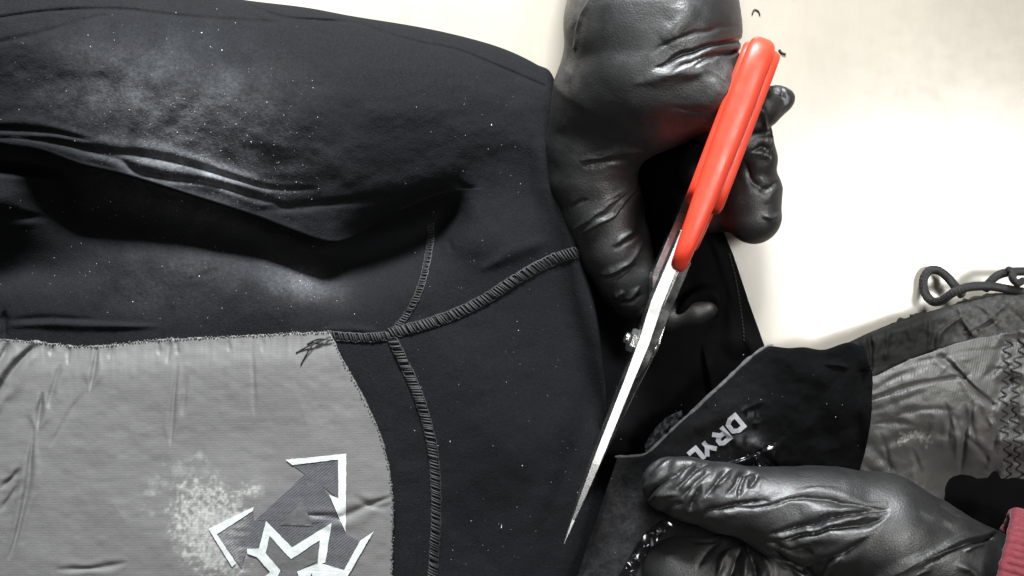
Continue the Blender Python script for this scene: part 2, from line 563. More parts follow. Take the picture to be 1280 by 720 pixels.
def build_body():
    xs = np.concatenate([np.arange(-260, -20, 5.0), np.arange(-20, 700, 2.1), np.arange(700, 758.1, 1.4)])
    nA, nC, nB = 130, 40, 280
    ya, yl = y_top(xs), y_lip(xs)
    f = fade(xs)
    rows_x, rows_y, rows_z = [], [], []
    X = xs[:, None]
    # A: from the bench over the roll to the lip (denser at the outer curve)
    v = np.linspace(0, 1, nA)[None] ** 1.35
    YA = ya[:, None] + (yl - ya)[:, None] * v
    ZA = z_upper(np.broadcast_to(X, YA.shape), YA) + creases(np.broadcast_to(X, YA.shape) + 0, YA, UP_CREASE)
    zl = ZA[:, -1]
    # C: turned-under fold
    back = 62 * f
    zstart = z_low(xs, yl - back) - 2
    c = np.linspace(0, 1, nC + 2)[1:-1]
    r = 4.5 * f
    YC = np.zeros((len(xs), nC))
    ZC = np.zeros((len(xs), nC))
    for i, q in enumerate(c):
        if q < 0.4:      # round the lip
            a = q / 0.4 * math.pi
            YC[:, i] = yl + r * math.sin(a)
            ZC[:, i] = zl - r * (1 - math.cos(a))
        else:            # run back under
            u = (q - 0.4) / 0.6
            YC[:, i] = yl - back * u
            zz = zl - 2 * r
            ZC[:, i] = zz + (zstart - zz) * (u * u)
    # without a fold the rows just bridge
    XC = np.broadcast_to(X, YC.shape)
    ZC = ZC * f[:, None] + z_smooth(XC, YC) * (1 - f[:, None])
    ZC = ZC - 7 * np.sqrt(f)[:, None] * (1 - f)[:, None] * ss(0.2, 0.6, c)[None]
    ZA = ZA * f[:, None] + (z_smooth(np.broadcast_to(X, YA.shape), YA) + creases(np.broadcast_to(X, YA.shape) + 0, YA, UP_CREASE)) * (1 - f[:, None])
    # B: lower sheet
    y0 = yl - back
    n1 = nB - 30
    v = np.linspace(0, 1, n1)[None]
    YB = np.concatenate([y0[:, None] + (740 - y0)[:, None] * v, np.broadcast_to(740 + 220 * np.linspace(0, 1, 31)[None, 1:], (len(xs), 30))], 1)
    XB = np.broadcast_to(X, YB.shape)
    ZB = z_low(XB, YB)
    # blend with the upper surface where there is no fold
    ZB = ZB * f[:, None] + z_smooth(XB, YB) * (1 - f[:, None])
    ZB = ZB - 9 * np.sqrt(f)[:, None] * np.clip((yl[:, None] + 6 - YB) / 14, 0, 1)
    # right border rounds off
    xe = 759.0
    q = np.clip((XB - (xe - 14)) / 14, 0, 1)
    ZB = ZB * (0.35 + 0.65 * np.sqrt(np.clip(1 - q * q, 0, 1)))
    Y = np.concatenate([YA, YC, YB], 1)
    Z = np.concatenate([ZA, ZC, ZB], 1)
    XX = np.broadcast_to(X, Y.shape)
    nv = Y.shape[1]
    V = W(np.stack([XX, Y, Z], -1).reshape(-1, 3))
    # roll's highlight put into the colour together with powdery dust
    nz = 0.5 + 0.5 * fbm(XX / 24, Y / 24, 9.0, 4)
    def blob(cx, cy, sx, sy, a, rot=0):
        dx, dy = XX - cx, Y - cy
        c_, s_ = math.cos(rot), math.sin(rot)
        u, w = dx * c_ + dy * s_, -dx * s_ + dy * c_
        return a * np.exp(-((u / sx) ** 2 + (w / sy) ** 2))
    dust_tone = blob(235, 160, 125, 75, 0.19, 0.35) + blob(225, 188, 70, 50, 0.15, 0.35) + blob(265, 216, 75, 20, 0.17, 0.22) + blob(95, 110, 70, 36, 0.07) + blob(375, 355, 42, 22, 0.15, 0.3) + blob(220, 350, 130, 45, 0.05)
    dust_tone = np.clip(dust_tone * (0.55 + 0.7 * nz), 0, 1)
    dust_tone[:, nA:nA + nC] = 0
    o = new_mesh('body_panel', V, grid_faces(len(xs), nv, flip=True), M['neoprene'], suit, True, {'dust_tone': dust_tone.ravel()})
    # surface lookup for things lying on it (lower sheet)
    return o


body = build_body()


def z_body(x, y):
    """height of the lower sheet, with the blend used in build_body"""
    x = np.asarray(x, float)
    y = np.asarray(y, float)
    f = fade(x)
    z = z_low(x, y) * f + z_smooth(x, y) * (1 - f)
    q = np.clip((x - 745) / 14, 0, 1)
    return z * (0.35 + 0.65 * np.sqrt(np.clip(1 - q * q, 0, 1)))


# ---- chest panel
PAN_CREASE = [
    ([(-8, 500), (10, 470), (30, 445), (49, 430)], 5, -6, 'of'),
    ([(-20, 470), (0, 450), (12, 428)], 5, -5, 'f'),
    ([(66, 432), (63, 445)], 3, -2.1), ([(86, 432), (85, 456)], 2.5, -1.8),
    ([(53, 490), (49, 520), (47, 538)], 3, -3.5, 'f'),
    ([(42, 538), (38, 575), (36, 600), (30, 630), (18, 680), (10, 700)], 3, -3.5, 'f'),
    ([(76, 455), (68, 480), (60, 510)], 3, -2, 'f'),
    ([(122, 430), (118, 460), (112, 490)], 2.4, -3, 'f'),
    ([(141, 430), (136, 450)], 2.4, -1.4),
    ([(105, 490), (85, 520), (62, 560)], 3, -1.4), ([(0, 612), (15, 598), (27, 585)], 3, -2.5, 'f'),
    ([(0, 640), (14, 620), (24, 606)], 3, -2.0, 'f'),
    ([(197, 425), (200, 445)], 2.5, -1.4), ([(213, 425), (209, 455)], 2.5, -1.8), ([(220, 425), (223, 445)], 2.5, -1.3),
    ([(222, 455), (218, 490), (215, 530), (213, 560)], 2.6, -2.2, 'f'), ([(233, 470), (228, 520)], 3, -1.3),
    ([(315, 440), (317, 480), (318, 520)], 3, -1.4), ([(285, 425), (287, 440)], 2.4, -1.0), ([(330, 424), (328, 440)], 2.4, -1.0),
    ([(70, 712), (120, 710), (160, 703)], 3, -2, 'f'), 
    ([(380, 640), (420, 648), (460, 632), (492, 620)], 4, -2.6, 'f'), ([(440, 620), (470, 634), (492, 630)], 4, -1.5),
    ([(150, 640), (260, 560), (380, 520)], 60, -3),
]


def z_panel(x, y):
    d = y - np.interp(x, [-60, 0, 110, 300, 410], [424, 425, 432, 420, 415])
    z = 50 + 5 * np.sin(x / 170 + 0.6) + 5.0 * ss(0, 40, d) + 24 * np.interp(x, [-80, 0, 250, 420, 540], [-0.4, -0.3, 0.2, 0.8, 1.0])
    z = z + 1.2 * fbm(x / 80, y / 80, 7.7, 3) + 0.5 * fbm(x / 5, y / 60, 2.7, 2) * np.exp(-np.clip(d, 0, 300) / 26) * 1.5 + 0.25 * fbm(x / 14, y / 9, 3.1, 2)
    return z + 1.1 * creases(x, y, PAN_CREASE)


def stain_tone_f(x, y):
    """dried salt and powder smeared round the left half of the emblem, plus broad paler tone at left"""
    m = np.exp(-(((x - 264 - 0.2 * (y - 660)) / 50) ** 2 + ((y - 662) / 64) ** 2)) * 1.5
    m = np.maximum(m, 0.75 * np.exp(-(((x - 312) / 24) ** 2 + ((y - 612) / 14) ** 2)))
    n1 = fbm(x / 7.0, y / 7.0, 3.3, 4)
    n2 = fbm(x / 3.0, y / 3.0, 8.1, 2)
    s = ss(0.32, 0.75, m * (0.72 + 0.38 * n1 + 0.22 * n2)) * (0.42 + 0.22 * n2 + 0.12 * n1)
    s = s + 0.10 * m * (0.6 + 0.4 * n1)
    for a, b, r, k in [(250, 568, 8, .22), (226, 588, 10, .20), (206, 604, 7, .20), (193, 606, 9, .16), (188, 616, 6, .2), (258, 590, 6, .15), (272, 592, 5, .15), (246, 606, 6, .18),
                       (228, 612, 4, .16), (190, 641, 5, .17), (325, 612, 9, .14), (214, 627, 4, .14), (240, 586, 5, .13), (197, 597, 5, .13), (228, 660, 7, .12), (222, 690, 9, .12), (262, 580, 4, .10)]:
        q = np.abs(x - a) + np.abs(y - b) < 4 * r
        d = np.hypot(x[q] - a, y[q] - b) / r * (1 + 0.55 * n1[q] + 0.3 * n2[q])
        s[q] = np.maximum(s[q], k * (1 - ss(0.3, 1.3, d)))
    s += 0.045 * np.exp(-(((x - 60) / 170) ** 2 + ((y - 540) / 150) ** 2)) * (0.7 + 0.5 * fbm(x / 40, y / 40, 5, 3))  # broad faint paler tone over the panel's left side
    return np.clip(s, 0, 1)


def build_panel():
    nu, nv = 320, 200
    xr = lambda y: np.interp(y, PR[:, 1], PR[:, 0])
    PR = spline([(411, 416), (420, 434), (432, 458), (455, 500), (475, 545), (487, 590), (491, 640), (490, 700), (488, 800), (480, 960)], 260)
    top = smooth_xf([(-70, 422), (0, 424), (50, 428), (110, 433), (200, 425), (300, 420), (400, 415), (412, 416)])
    u = np.linspace(0, 1, nu)[:, None]
    v = np.concatenate([np.linspace(0, 0.6, nv - 30, endpoint=False), np.linspace(0.6, 1, 30)])[None]
    # left border x=-70, right border traced; rows keep the top border's line and relax to level
    y_edge_r = 416 + (960 - 416) * v
    XR = xr(y_edge_r)
    u = np.concatenate([np.linspace(0, 0.3, 30, endpoint=False), np.linspace(0.3, 1, nu - 30)])[:, None]
    x = -240 + (XR + 240) * u
    y = np.zeros((nu, nv))
    for k in range(nv):
        y[:, k] = top(np.clip(-240 + 651 * u[:, 0], -70, 411)) * (1 - v[0, k]) + 960 * v[0, k]
    jag = 0.9 * vnoise(x / 4.0, y / 4.0, 2.2)
    x = x + np.where(u > 0.995, jag, 0)
    y = y + np.where(v < 0.004, jag * 1.2, 0)
    z = z_panel(x, y)
    V = W(np.stack([x, y, z], -1).reshape(-1, 3))
    o = new_mesh('chest_panel', V, grid_faces(nu, nv, flip=True), M['panel'], suit, True, {'stain_tone': stain_tone_f(x, y).ravel()})
    o['label'] = 'smooth grey chest panel with printed white star logo'
    solidify(o, 9)
    # frayed sewn border along the panel
    sp = Soup()
    edge = np.vstack([np.stack([np.linspace(-20, 408, 130), top(np.linspace(-20, 408, 130))], 1), PR[::2]])
    ez = z_panel(edge[:, 0], edge[:, 1])
    for (ex, ey), e_z in zip(edge, ez):
        for _ in range(2):
            a = RNG.uniform(0, 2 * math.pi)
            l = RNG.uniform(0.8, 2.6)
            p0 = np.array([ex + RNG.normal(0, .5), ey + RNG.normal(0, .5)])
            p1 = p0 + l * np.array([math.cos(a), math.sin(a)])
            z0 = e_z + 0.3
            pts = W(np.array([[*p0, z0], [*(p0 + p1) / 2, z0 + 1.0], [*p1, z0]]))
            sp.add(*tube_arrays(pts, 0.45 * S, 4))
    fr = sp.build('frayed_edge', M['panel'], o)
    fr['kind'] = 'stuff'
    return o


panel = build_panel()


def tri_fill(poly):
    from mathutils.geometry import tessellate_polygon
    return [tuple(t) for t in tessellate_polygon([[Vector((p[0], p[1], 0)) for p in poly]])]


def flat_print(name, poly, zf, lift, mat, parent, step=3.0):
    """flat ink shape laid on a curved cloth: dense border and inner points so it hugs the surface"""
    import bmesh
    bm = bmesh.new()
    pts = []
    n = len(poly)
    for i in range(n):
        a, b = np.array(poly[i], float), np.array(poly[(i + 1) % n], float)
        k = max(1, int(np.linalg.norm(b - a) / step))
        for j in range(k):
            pts.append(a + (b - a) * j / k + (0.35 * np.array([vnoise(a[0] * 3 + j * 1.3, a[1]), vnoise(a[1] * 3 + j * 1.7, b[0])]) if j else 0))
    vs = [bm.verts.new((p[0], -p[1], 0)) for p in pts]
    for t in tri_fill([(p[0], -p[1]) for p in pts]):
        try:
            bm.faces.new([vs[i] for i in t])
        except ValueError:
            pass
    bmesh.ops.subdivide_edges(bm, edges=[e for e in bm.edges if e.calc_length() > step * 1.5], cuts=3, use_grid_fill=True)
    bmesh.ops.triangulate(bm, faces=bm.faces[:])
    bmesh.ops.recalc_face_normals(bm, faces=bm.faces[:])
    P = np.array([(v.co.x, -v.co.y) for v in bm.verts])
    F = [[v.index for v in f.verts] for f in bm.faces]
    if bm.faces and sum(f.normal.z for f in bm.faces) < 0:
        F = [f[::-1] for f in F]
    bm.free()
    z = zf(P[:, 0], P[:, 1]) + lift
    return new_mesh(name, W(np.column_stack([P, z])), F, mat, parent, True, {'stain_tone': 0.6 * stain_tone_f(P[:, 0], P[:, 1])})


def lg(pts):
    return [(180 + a / 4.0, 540 + b / 4.0) for a, b in pts]


flat_print('logo_arrow', lg([(742, 163), (970, 138), (970, 332), (890, 268), (928, 330), (1000, 505), (1078, 545), (1000, 690), (880, 668), (905, 655), (938, 455), (740, 578), (610, 445), (575, 582), (515, 590), (487, 682), (362, 512), (545, 395), (550, 448), (805, 212)]), z_panel, 0.8, M['print_grey'], panel)
flat_print('logo_star_fill', lg([(628, 520), (735, 635), (880, 540), (880, 640), (765, 695), (790, 760), (660, 760), (690, 700), (608, 605)]), z_panel, 0.8, M['print_dark'], panel)
flat_print('logo_triangle', lg([(790, 345), (845, 470), (680, 465)]), z_panel, 1.5, M['print_dark'], panel)
flat_print('logo_arrow_outline', lg([(707, 138), (1012, 108), (1008, 502), (925, 312), (972, 332), (970, 137), (742, 165)]), z_panel, 1.7, M['print_white'], panel)
flat_print('logo_arrow_outline', lg([(548, 374), (545, 394), (364, 512), (462, 656), (440, 675), (322, 484)]), z_panel, 1.7, M['print_white'], panel)
flat_print('logo_star_outline', lg([(515, 584), (575, 582), (610, 445), (740, 577), (938, 455), (907, 652), (866, 668), (880, 540), (735, 636), (628, 520), (608, 606), (682, 692), (655, 760), (560, 760), (630, 700), (565, 626), (516, 608)]), z_panel, 1.7, M['print_white'], panel)
flat_print('logo_arrow_outline', lg([(765, 697), (862, 660), (905, 662), (1000, 690), (1080, 545), (1148, 497), (1005, 745), (990, 770), (850, 770), (838, 705), (815, 770), (790, 770)]), z_panel, 2.3, M['print_white'], panel)


# ---- overlocked seams
def seam(name, pts, half, height, stitch_step, zf, thread_r=1.15, slant=2.0, flatness=0.8):
    L = np.sum(np.linalg.norm(np.diff(np.asarray(pts, float), axis=0), axis=1))
    c = spline(pts, int(L / 3))
    z = zf(c[:, 0], c[:, 1])
    P = W(np.column_stack([c, z - 0.5]))
    wob = 1 + 0.07 * np.sin(np.arange(len(c)) * 1.7) + 0.05 * RNG.normal(size=len(c))
    V, F = tube_arrays(P, half * S * wob, 12, flat=height / half)
    core = new_mesh(name, V, F, M['seam'], suit, True)
    sp = Soup()
    n = int(L / stitch_step)
    q = spline(pts, n)
    d = np.gradient(q, axis=0)
    d /= np.linalg.norm(d, axis=1)[:, None]
    nr = np.column_stack([-d[:, 1], d[:, 0]])
    aa = np.linspace(-1.12, 1.12, 9)
    oo = np.sin(aa * math.pi / 2.24) * half * 1.1
    hh = np.cos(aa * math.pi / 2.24) * height + 0.7
    jit = RNG.normal(0, 0.8, (n, 1, 1))
    oo = oo * 1.0
    arcs = q[:, None] + nr[:, None] * oo[None, :, None] + d[:, None] * (slant * aa[None, :, None] + jit)
    az = zf(arcs[..., 0], arcs[..., 1]) + hh * (1 + 0.12 * RNG.normal(size=(n, 1)))
    for i in range(n):
        sp.add(*tube_arrays(W(np.column_stack([arcs[i], az[i]])), thread_r * S * (1 + 0.2 * RNG.normal()), 5))
    # chain line along the foot of the seam
    for sgn in (-1, 1):
        zz = zf(q[:, 0] + nr[:, 0] * half * 1.1 * sgn, q[:, 1] + nr[:, 1] * half * 1.1 * sgn)
        k = np.arange(n)
        wv = 0.9 * np.sin(k * math.pi)
        pth = np.column_stack([q + nr * (half * 1.12 * sgn + wv[:, None] * 0 + RNG.normal(0, .35, (n, 1))), zz + 0.8 + 0.5 * (k % 2)])
        sp.add(*tube_arrays(W(pth), thread_r * 0.9 * S, 5))
    st = sp.build('stitching', M['thread'], core)
    st['kind'] = 'stuff'
    return core


zs = lambda x, y: z_body(np.asarray(x), np.asarray(y))
seam('seam', [(408, 419), (430, 421), (460, 422), (487, 420)], 4.6, 2.4, 3.5, zs, 1.05, 2.4)
seam('seam', [(490, 416), (530, 406), (570, 392), (610, 372), (650, 346), (690, 325), (718, 316), (736, 314)], 5.6, 3.2, 3.6, zs, 1.15, 2.8)
seam('seam', [(490, 423), (503, 450), (520, 488), (534, 530), (543, 580), (545, 640), (542, 700), (536, 780), (525, 940)], 5.2, 2.4, 3.6, zs, 1.1, -3.0)
seam('seam', [(494, 412), (512, 388), (526, 358), (534, 325), (538, 300), (539, 280)], 3.4, 1.3, 3.4, zs, 0.95, 1.6)
# loose thread ends at the panel corner
for pth in ([(412, 421), (400, 427), (385, 433), (370, 441)], [(404, 424), (394, 428), (386, 438), (376, 456)], [(415, 425), (398, 424), (384, 430)]):
    c = spline(pth, 20)
    z = z_panel(c[:, 0], c[:, 1]) + 3 + 2 * np.sin(np.linspace(0, 5, 20))
    V, F = tube_arrays(W(np.column_stack([c, z])), 0.9 * S, 6)
    new_mesh('thread_end', V, F, M['thread'], suit)


# ---- dark inner layer seen through the opening
def z_inner(x, y):
    z = 16 + 6 * fbm(x / 60, y / 80, 3.3, 3)
    z = z + creases(x, y, [
        ([(838, 400), (862, 372), (885, 364), (897, 376), (896, 396)], 9, 26, 'z'),
        ([(878, 430), (888, 470), (893, 500), (896, 535)], 7, 16, 's'),
        ([(905, 350), (915, 400), (918, 450)], 12, 8), ([(800, 430), (790, 500), (800, 560)], 26, -8)])
    e = np.interp(y, [130, 240, 285, 320, 380, 440, 500, 760], [885, 890, 903, 917, 937, 958, 975, 1000])
    z = z * np.sqrt(np.clip((e - x) / 16, 0.05, 1)) + 4 * np.exp(-((e - x - 18) / 5) ** 2)
    return z


inner = sheet('shaded_layer', [(690, 130), (690, 400), (690, 600), (690, 900)], [(885, 130), (890, 235), (903, 285), (917, 320), (937, 380), (958, 440), (975, 500), (1000, 640), (1010, 900)], z_inner, 270, 150, M['neoprene_shaded'], suit, 6)  # its upper end also stands in for shade in the gap under the hand
sheet('shaded_layer', [(1095, 560), (1160, 560), (1230, 560), (1420, 560)], [(1095, 860), (1160, 860), (1230, 860), (1420, 860)], lambda x, y: 9 + 3 * fbm(x / 30, y / 30, 2, 2), 60, 50, M['neoprene_shaded'], suit, 4)  # near-black sheet standing in for the shade in the hollow below the collar
# stitch dots along its hem
sp = Soup()
for (a, b) in spline([(912, 318), (920, 350), (925, 380), (929, 410), (930, 425)], 24):
    zz = z_inner(np.array([a]), np.array([b]))[0] + 1.0
    d = np.array([0.35, 0.94]) * 1.7
    sp.add(*tube_arrays(W(np.array([[a - d[0], b - d[1], zz - .5], [a, b, zz + .6], [a + d[0], b + d[1], zz - .5]])), 0.9 * S, 5))
st = sp.build('stitching', M['thread'], inner)
st['kind'] = 'stuff'


# ---- collar: grey ribbed part with darker hem
COL_CREASE = [
    ([(1100, 540), (1108, 565), (1112, 600)], 3, -2.0, 'f'), ([(1140, 560), (1150, 590), (1152, 620)], 3, -2.4, 'f'), ([(1118, 520), (1150, 512), (1190, 512)], 3, -1.8, 'f'),
    ([(1180, 500), (1186, 525), (1184, 560)], 3, -2.2, 'f'), ([(1215, 500), (1214, 530), (1222, 555)], 3, -3, 'f'), ([(1230, 470), (1245, 462), (1262, 460)], 3, -2.5, 'f'),
    ([(1100, 468), (1150, 452), (1200, 442), (1250, 436)], 3, -1.4, 'f'), ([(1170, 470), (1192, 452), (1220, 446)], 3, 2.0), ([(1090, 530), (1120, 528), (1150, 534)], 3, -1.6, 'f'),
    ([(1085, 500), (1110, 492), (1140, 482), (1180, 474), (1210, 470)], 3, -5, 'b'),
    ([(1176, 446), (1200, 466), (1220, 488), (1240, 505)], 3, -5, 'bf'),
    ([(1188, 448), (1215, 478), (1238, 498)], 3, 4),
    ([(1086, 478), (1110, 460), (1145, 448)], 4, -2.2, 'f'), ([(1088, 492), (1120, 472), (1160, 458)], 4, -1.8, 'f'), ([(1086, 515), (1130, 500), (1160, 488)], 4, -1.4, 'f'),
    ([(1095, 560), (1130, 545), (1165, 540), (1195, 550)], 5, -3, 'f'), ([(1150, 575), (1165, 540), (1170, 512)], 5, 3),
    ([(1200, 590), (1204, 560), (1208, 530), (1206, 505)], 3.5, -5, 'f'), ([(1208, 545), (1225, 562), (1236, 578)], 3.5, -4, 'f'),
    ([(1190, 520), (1196, 545), (1196, 575)], 4, 4), ([(1222, 480), (1250, 455), (1280, 440)], 4, -2, 'f'), ([(1218, 450), (1250, 436), (1280, 425)], 4, -1.5),
    ([(1225, 495), (1235, 520), (1250, 545)], 5, 4), ([(1060, 540), (1090, 560), (1120, 590)], 5, -2.5, 'f'), ([(1075, 575), (1100, 600)], 4, -2, 'f'),
]


def z_collar(x, y):
    z = 62 + 10 * np.exp(-(((x - 1180) / 80) ** 2 + ((y - 490) / 60) ** 2)) - 44 * ss(490, 640, y + 0.15 * (1200 - x)) + 18 - 10 * ss(1210, 1270, x)
    z = z + 2 * fbm(x / 50, y / 40, 8.2, 3) + 1.0 * fbm(x / 14, y / 16, 5.2, 3)
    # puckered zigzag border at the right
    q = ss(1232, 1252, x + 0.10 * (y - 480))
    lump = np.sin((y + 0.5 * x) / 7.5 + 1.5 * np.sin(x / 9))
    z = z + q * (4.2 * lump + 3.0 * fbm(x / 9, y / 9, 1.2, 2))
    z = z - 40 * ss(548, 606, y - 0.12 * (x - 1230)) * ss(1140, 1206, x)
    return z + creases(x, y, COL_CREASE)


def z_hem(x, y):
    t = np.clip((y - np.interp(x, [1040, 1088, 1180, 1250, 1300], [432, 415, 384, 368, 366])) / 14, 0, 1)
    z = 50 + 24 * np.sqrt(np.clip(1 - (1 - t) ** 2, 0, 1)) + 1.6 * fbm(x / 30, y / 22, 3.9, 3) + 0.8 * fbm(x / 9, y / 12, 6.9, 2)
    return z + creases(x, y, [
        ([(1086, 418), (1089, 440), (1088, 462)], 2.5, -4, 'bf'), ([(1111, 408), (1109, 430), (1106, 452)], 3, 2.5),
        ([(1160, 392), (1163, 410), (1160, 438)], 3, 3.5), ([(1195, 378), (1201, 395), (1187, 406), (1175, 418), (1170, 440)], 3.2, 6.5),
        ([(1200, 394), (1212, 412), (1222, 424)], 3, 5), ([(1240, 395), (1228, 405), (1205, 418)], 3, 5), ([(1248, 400), (1226, 408), (1206, 420)], 3, -3, 'f'),
        ([(1215, 376), (1235, 390), (1250, 410)], 3, 3), ([(1262, 375), (1240, 396)], 3, 3.5), ([(1130, 400), (1140, 425), (1138, 445)], 4, 1.5), ([(1255, 380), (1275, 400), (1285, 412)], 4, -3)])


def col_stain(x, y):
    rg = np.random.default_rng(2)
    s = np.zeros(x.shape)
    for _ in range(70):
        t = rg.random()
        a, b = 1125 + 36 * t + rg.normal(0, 2), 552 - 9 * math.sin(t * 3.2) + rg.normal(0, 3.2)
        r = rg.uniform(0.9, 2.4)
        d = np.hypot(x - a, y - b) / r
        s = np.maximum(s, rg.uniform(.3, .75) * (1 - ss(.5, 1.2, d)))
    for (a, b, w) in ((1185, 545, 5), (1196, 541, 4), (1224, 470, 7), (1218, 496, 3), (1244, 508, 4), (1180, 500, 9), (1230, 520, 5)):
        s = np.maximum(s, 0.16 * np.exp(-(((x - a) / w) ** 2 + ((y - b) / (w * .7)) ** 2)))
    s += 0.05 * ss(-0.2, 0.9, fbm(x / 30, y / 30, 12, 3))
    return np.clip(s, 0, 1)


collar = sheet('collar', [(1048, 480), (1085, 474), (1125, 455), (1165, 440), (1200, 428), (1250, 418), (1310, 405), (1420, 385)],
               [(1048, 640), (1120, 648), (1160, 646), (1184, 628), (1200, 610), (1218, 600), (1250, 598), (1310, 606), (1420, 620)], z_collar, 240, 150, M['collar'], suit, 8, {'stain_tone': col_stain})
hem = sheet('hem_band', [(1035, 436), (1060, 428), (1088, 415), (1130, 399), (1180, 384), (1215, 374), (1250, 367), (1310, 364), (1420, 350)],
            [(1035, 500), (1062, 492), (1088, 477), (1125, 458), (1165, 443), (1200, 431), (1250, 421), (1310, 409), (1420, 389)], z_hem, 250, 60, M['hem'], suit, 14, {'stain_tone': lambda x, y: ss(1150, 1215, x) * (0.75 + 0.3 * vnoise(x / 6, y / 6)) + 0.05 * np.abs(vnoise(x / 14, y / 30))})  # hem tone gets paler towards the right end
sp = Soup()
for base_x in (1270, 1283):
    k = np.arange(0, 30)
    yy = 425 + k * 6.2
    xx = base_x - 6 - 9 * np.exp(-((yy - 505) / 60) ** 2) + np.where(k % 2 == 0, -5, 5) + RNG.normal(0, 1.8, 30)
    pth = spline(np.column_stack([xx, yy]), 150)
    zz = z_collar(pth[:, 0], pth[:, 1]) + 1.2 + np.sin(np.arange(150) * 0.6)
    sp.add(*tube_arrays(W(np.column_stack([pth, zz - 0.6])), 1.15 * S, 6))
zz_o = sp.build('zigzag_stitch', M['thread'], collar)

# ---- flap being cut away, with lettering
FL_CREASE = [
    ([(940, 560), (960, 575), (975, 590)], 4, -5, 'f'),
    ([(880, 590), (930, 575), (970, 558), (980, 545)], 4, 5, 'z'),
    ([(1030, 455), (1050, 457), (1062, 460)], 2.5, 5), ([(960, 440), (1000, 455), (1040, 480)], 22, 6),
    ([(830, 545), (880, 530), (930, 500)], 14, 4), ([(1080, 470), (1070, 520), (1075, 580)], 14, -8, 'b'),
    ([(910, 548), (935, 552), (955, 560)], 8, 5), ([(1000, 500), (1030, 520), (1045, 560)], 22, -6),
    ([(925, 515), (945, 505), (958, 502)], 2.5, 3), ([(940, 530), (950, 528)], 2.5, 3),
    ([(722, 720), (738, 660), (752, 610)], 10, -8),
]


def z_flap(x, y):
    # rises from the cut towards the pinching thumb and the pulled-up corner
    z = 58 + 30 * ss(780, 960, x) * ss(620, 500, y) + 14 * ss(960, 1060, x) * ss(600, 480, y)
    z = z + 1.5 * fbm(x / 40, y / 40, 5.5, 3) + 0.7 * fbm(x / 13, y / 13, 1.5, 2)
    z = z + creases(x, y, FL_CREASE)
    # left border dips into the cut
    e = np.interp(y, [560, 600, 660, 720, 770], [772, 752, 735, 718, 706])
    z = z - 16 * np.clip(1 - (x - e) / 16, 0, 1) ** 2 * ss(560, 590, y)
    return z


def flap_dust_tone(x, y):
    s = 0.55 * np.exp(-(((x - 935) / 16) ** 2 + ((y - 552) / 9) ** 2)) + 0.35 * np.exp(-(((x - 938) / 10) ** 2 + ((y - 518) / 9) ** 2)) * (vnoise(x / 4, y / 4) > -0.1)
    s = s * (0.5 + 0.6 * vnoise(x / 7, y / 7, 4))
    s += 0.115 * ss(840, 780, x - 0.5 * (y - 640)) * (1 + 0.3 * fbm(x / 12, y / 12, 3, 3)) + 0.04 * ss(990, 900, x)  # paler tone towards the lower left of the flap
    s = s - 0.0 * x
    return np.clip(s, 0, 1)


FT = [(772, 571), (795, 570), (810, 566), (832, 546), (852, 527), (872, 510), (884, 498), (905, 479), (930, 455), (948, 440), (962, 433), (985, 435), (1005, 434), (1030, 437), (1062, 428), (1082, 440), (1086, 462)]
FB = [(700, 780), (740, 780), (790, 765), (830, 745), (850, 715), (870, 690), (890, 672), (915, 655), (945, 640), (975, 635), (1005, 628), (1035, 620), (1055, 608), (1070, 596), (1080, 570), (1088, 530), (1090, 500)]
flap = sheet('cut_flap', FT, FB, z_flap, 230, 140, M['flap'], suit, 9, {'dust_tone': flap_dust_tone}, edge=5, edge_drop=4)
flap['label'] = 'black neoprene flap with silver lettering pinched by the lower hand'
# pale foam core along the fresh cut
c = spline([(770, 572), (795, 571), (810, 567), (832, 547), (852, 528), (872, 511), (884, 499), (905, 480), (930, 456), (948, 441), (960, 434), (968, 433)], 110)
z = z_flap(c[:, 0], c[:, 1]) - 3.5
wv = 1.7 + 0.8 * vnoise(np.arange(110) / 3.0, 0.3) + 1.1 * np.exp(-((np.arange(110) - 72) / 22.0) ** 2)
V, F = tube_arrays(W(np.column_stack([c[:, 0] - 1.0, c[:, 1] - 1.0, z])), wv * S, 8, flat=1.2)
new_mesh('cut_edge', V, F, M['cut_edge'], flap)
# loose lining lifting off behind the cut edge
lin = sheet('lining_edge', [(806, 560), (812, 545), (826, 528), (840, 518), (852, 513)], [(808, 566), (822, 552), (835, 540), (846, 530), (854, 522)],
            lambda x, y: 52 + 2 * vnoise(x / 5, y / 5), 40, 12, M['neoprene'], flap, 3, {'dust_tone': lambda x, y: 0.10 * (0.5 + vnoise(x / 3, y / 3))})
# glossy sealing bands
gl = sheet('glossy_tape', [(880, 590), (910, 577), (940, 568), (970, 552)], [(880, 610), (915, 604), (945, 598), (968, 592)],
           lambda x, y: z_flap(x, y) + 3.0 + 1.6 * fbm(x / 11, y / 11, 2, 1), 60, 30, M['gloss'], flap)
gl2 = sheet('glossy_tape', [(768, 730), (785, 700), (803, 672), (822, 655), (834, 650)], [(786, 735), (800, 706), (815, 684), (832, 664), (842, 658)],
            lambda x, y: z_flap(x, y) + 2.5 + 1.2 * fbm(x / 9, y / 9, 7, 1), 90, 16, M['gloss'], flap)
sp = Soup()
for (a, b) in ((817, 667), (820, 665), (809, 678), (797, 692), (795, 695), (787, 705), (790, 702), (783, 712), (804, 684), (930, 588), (942, 580), (945, 575), (950, 583)):
    for _ in range(1):
        x0, y0 = a + RNG.normal(0, 1.2), b + RNG.normal(0, 1.2)
        zz = z_flap(np.array([x0]), np.array([y0]))[0] + 5.5
        r = RNG.uniform(0.8, 1.9)
        q = RNG.normal(size=(4, 3)) * r
        sp.add(W(np.array([[x0, y0, zz]]) + q), [(0, 1, 2), (0, 3, 1), (1, 3, 2), (2, 3, 0)])
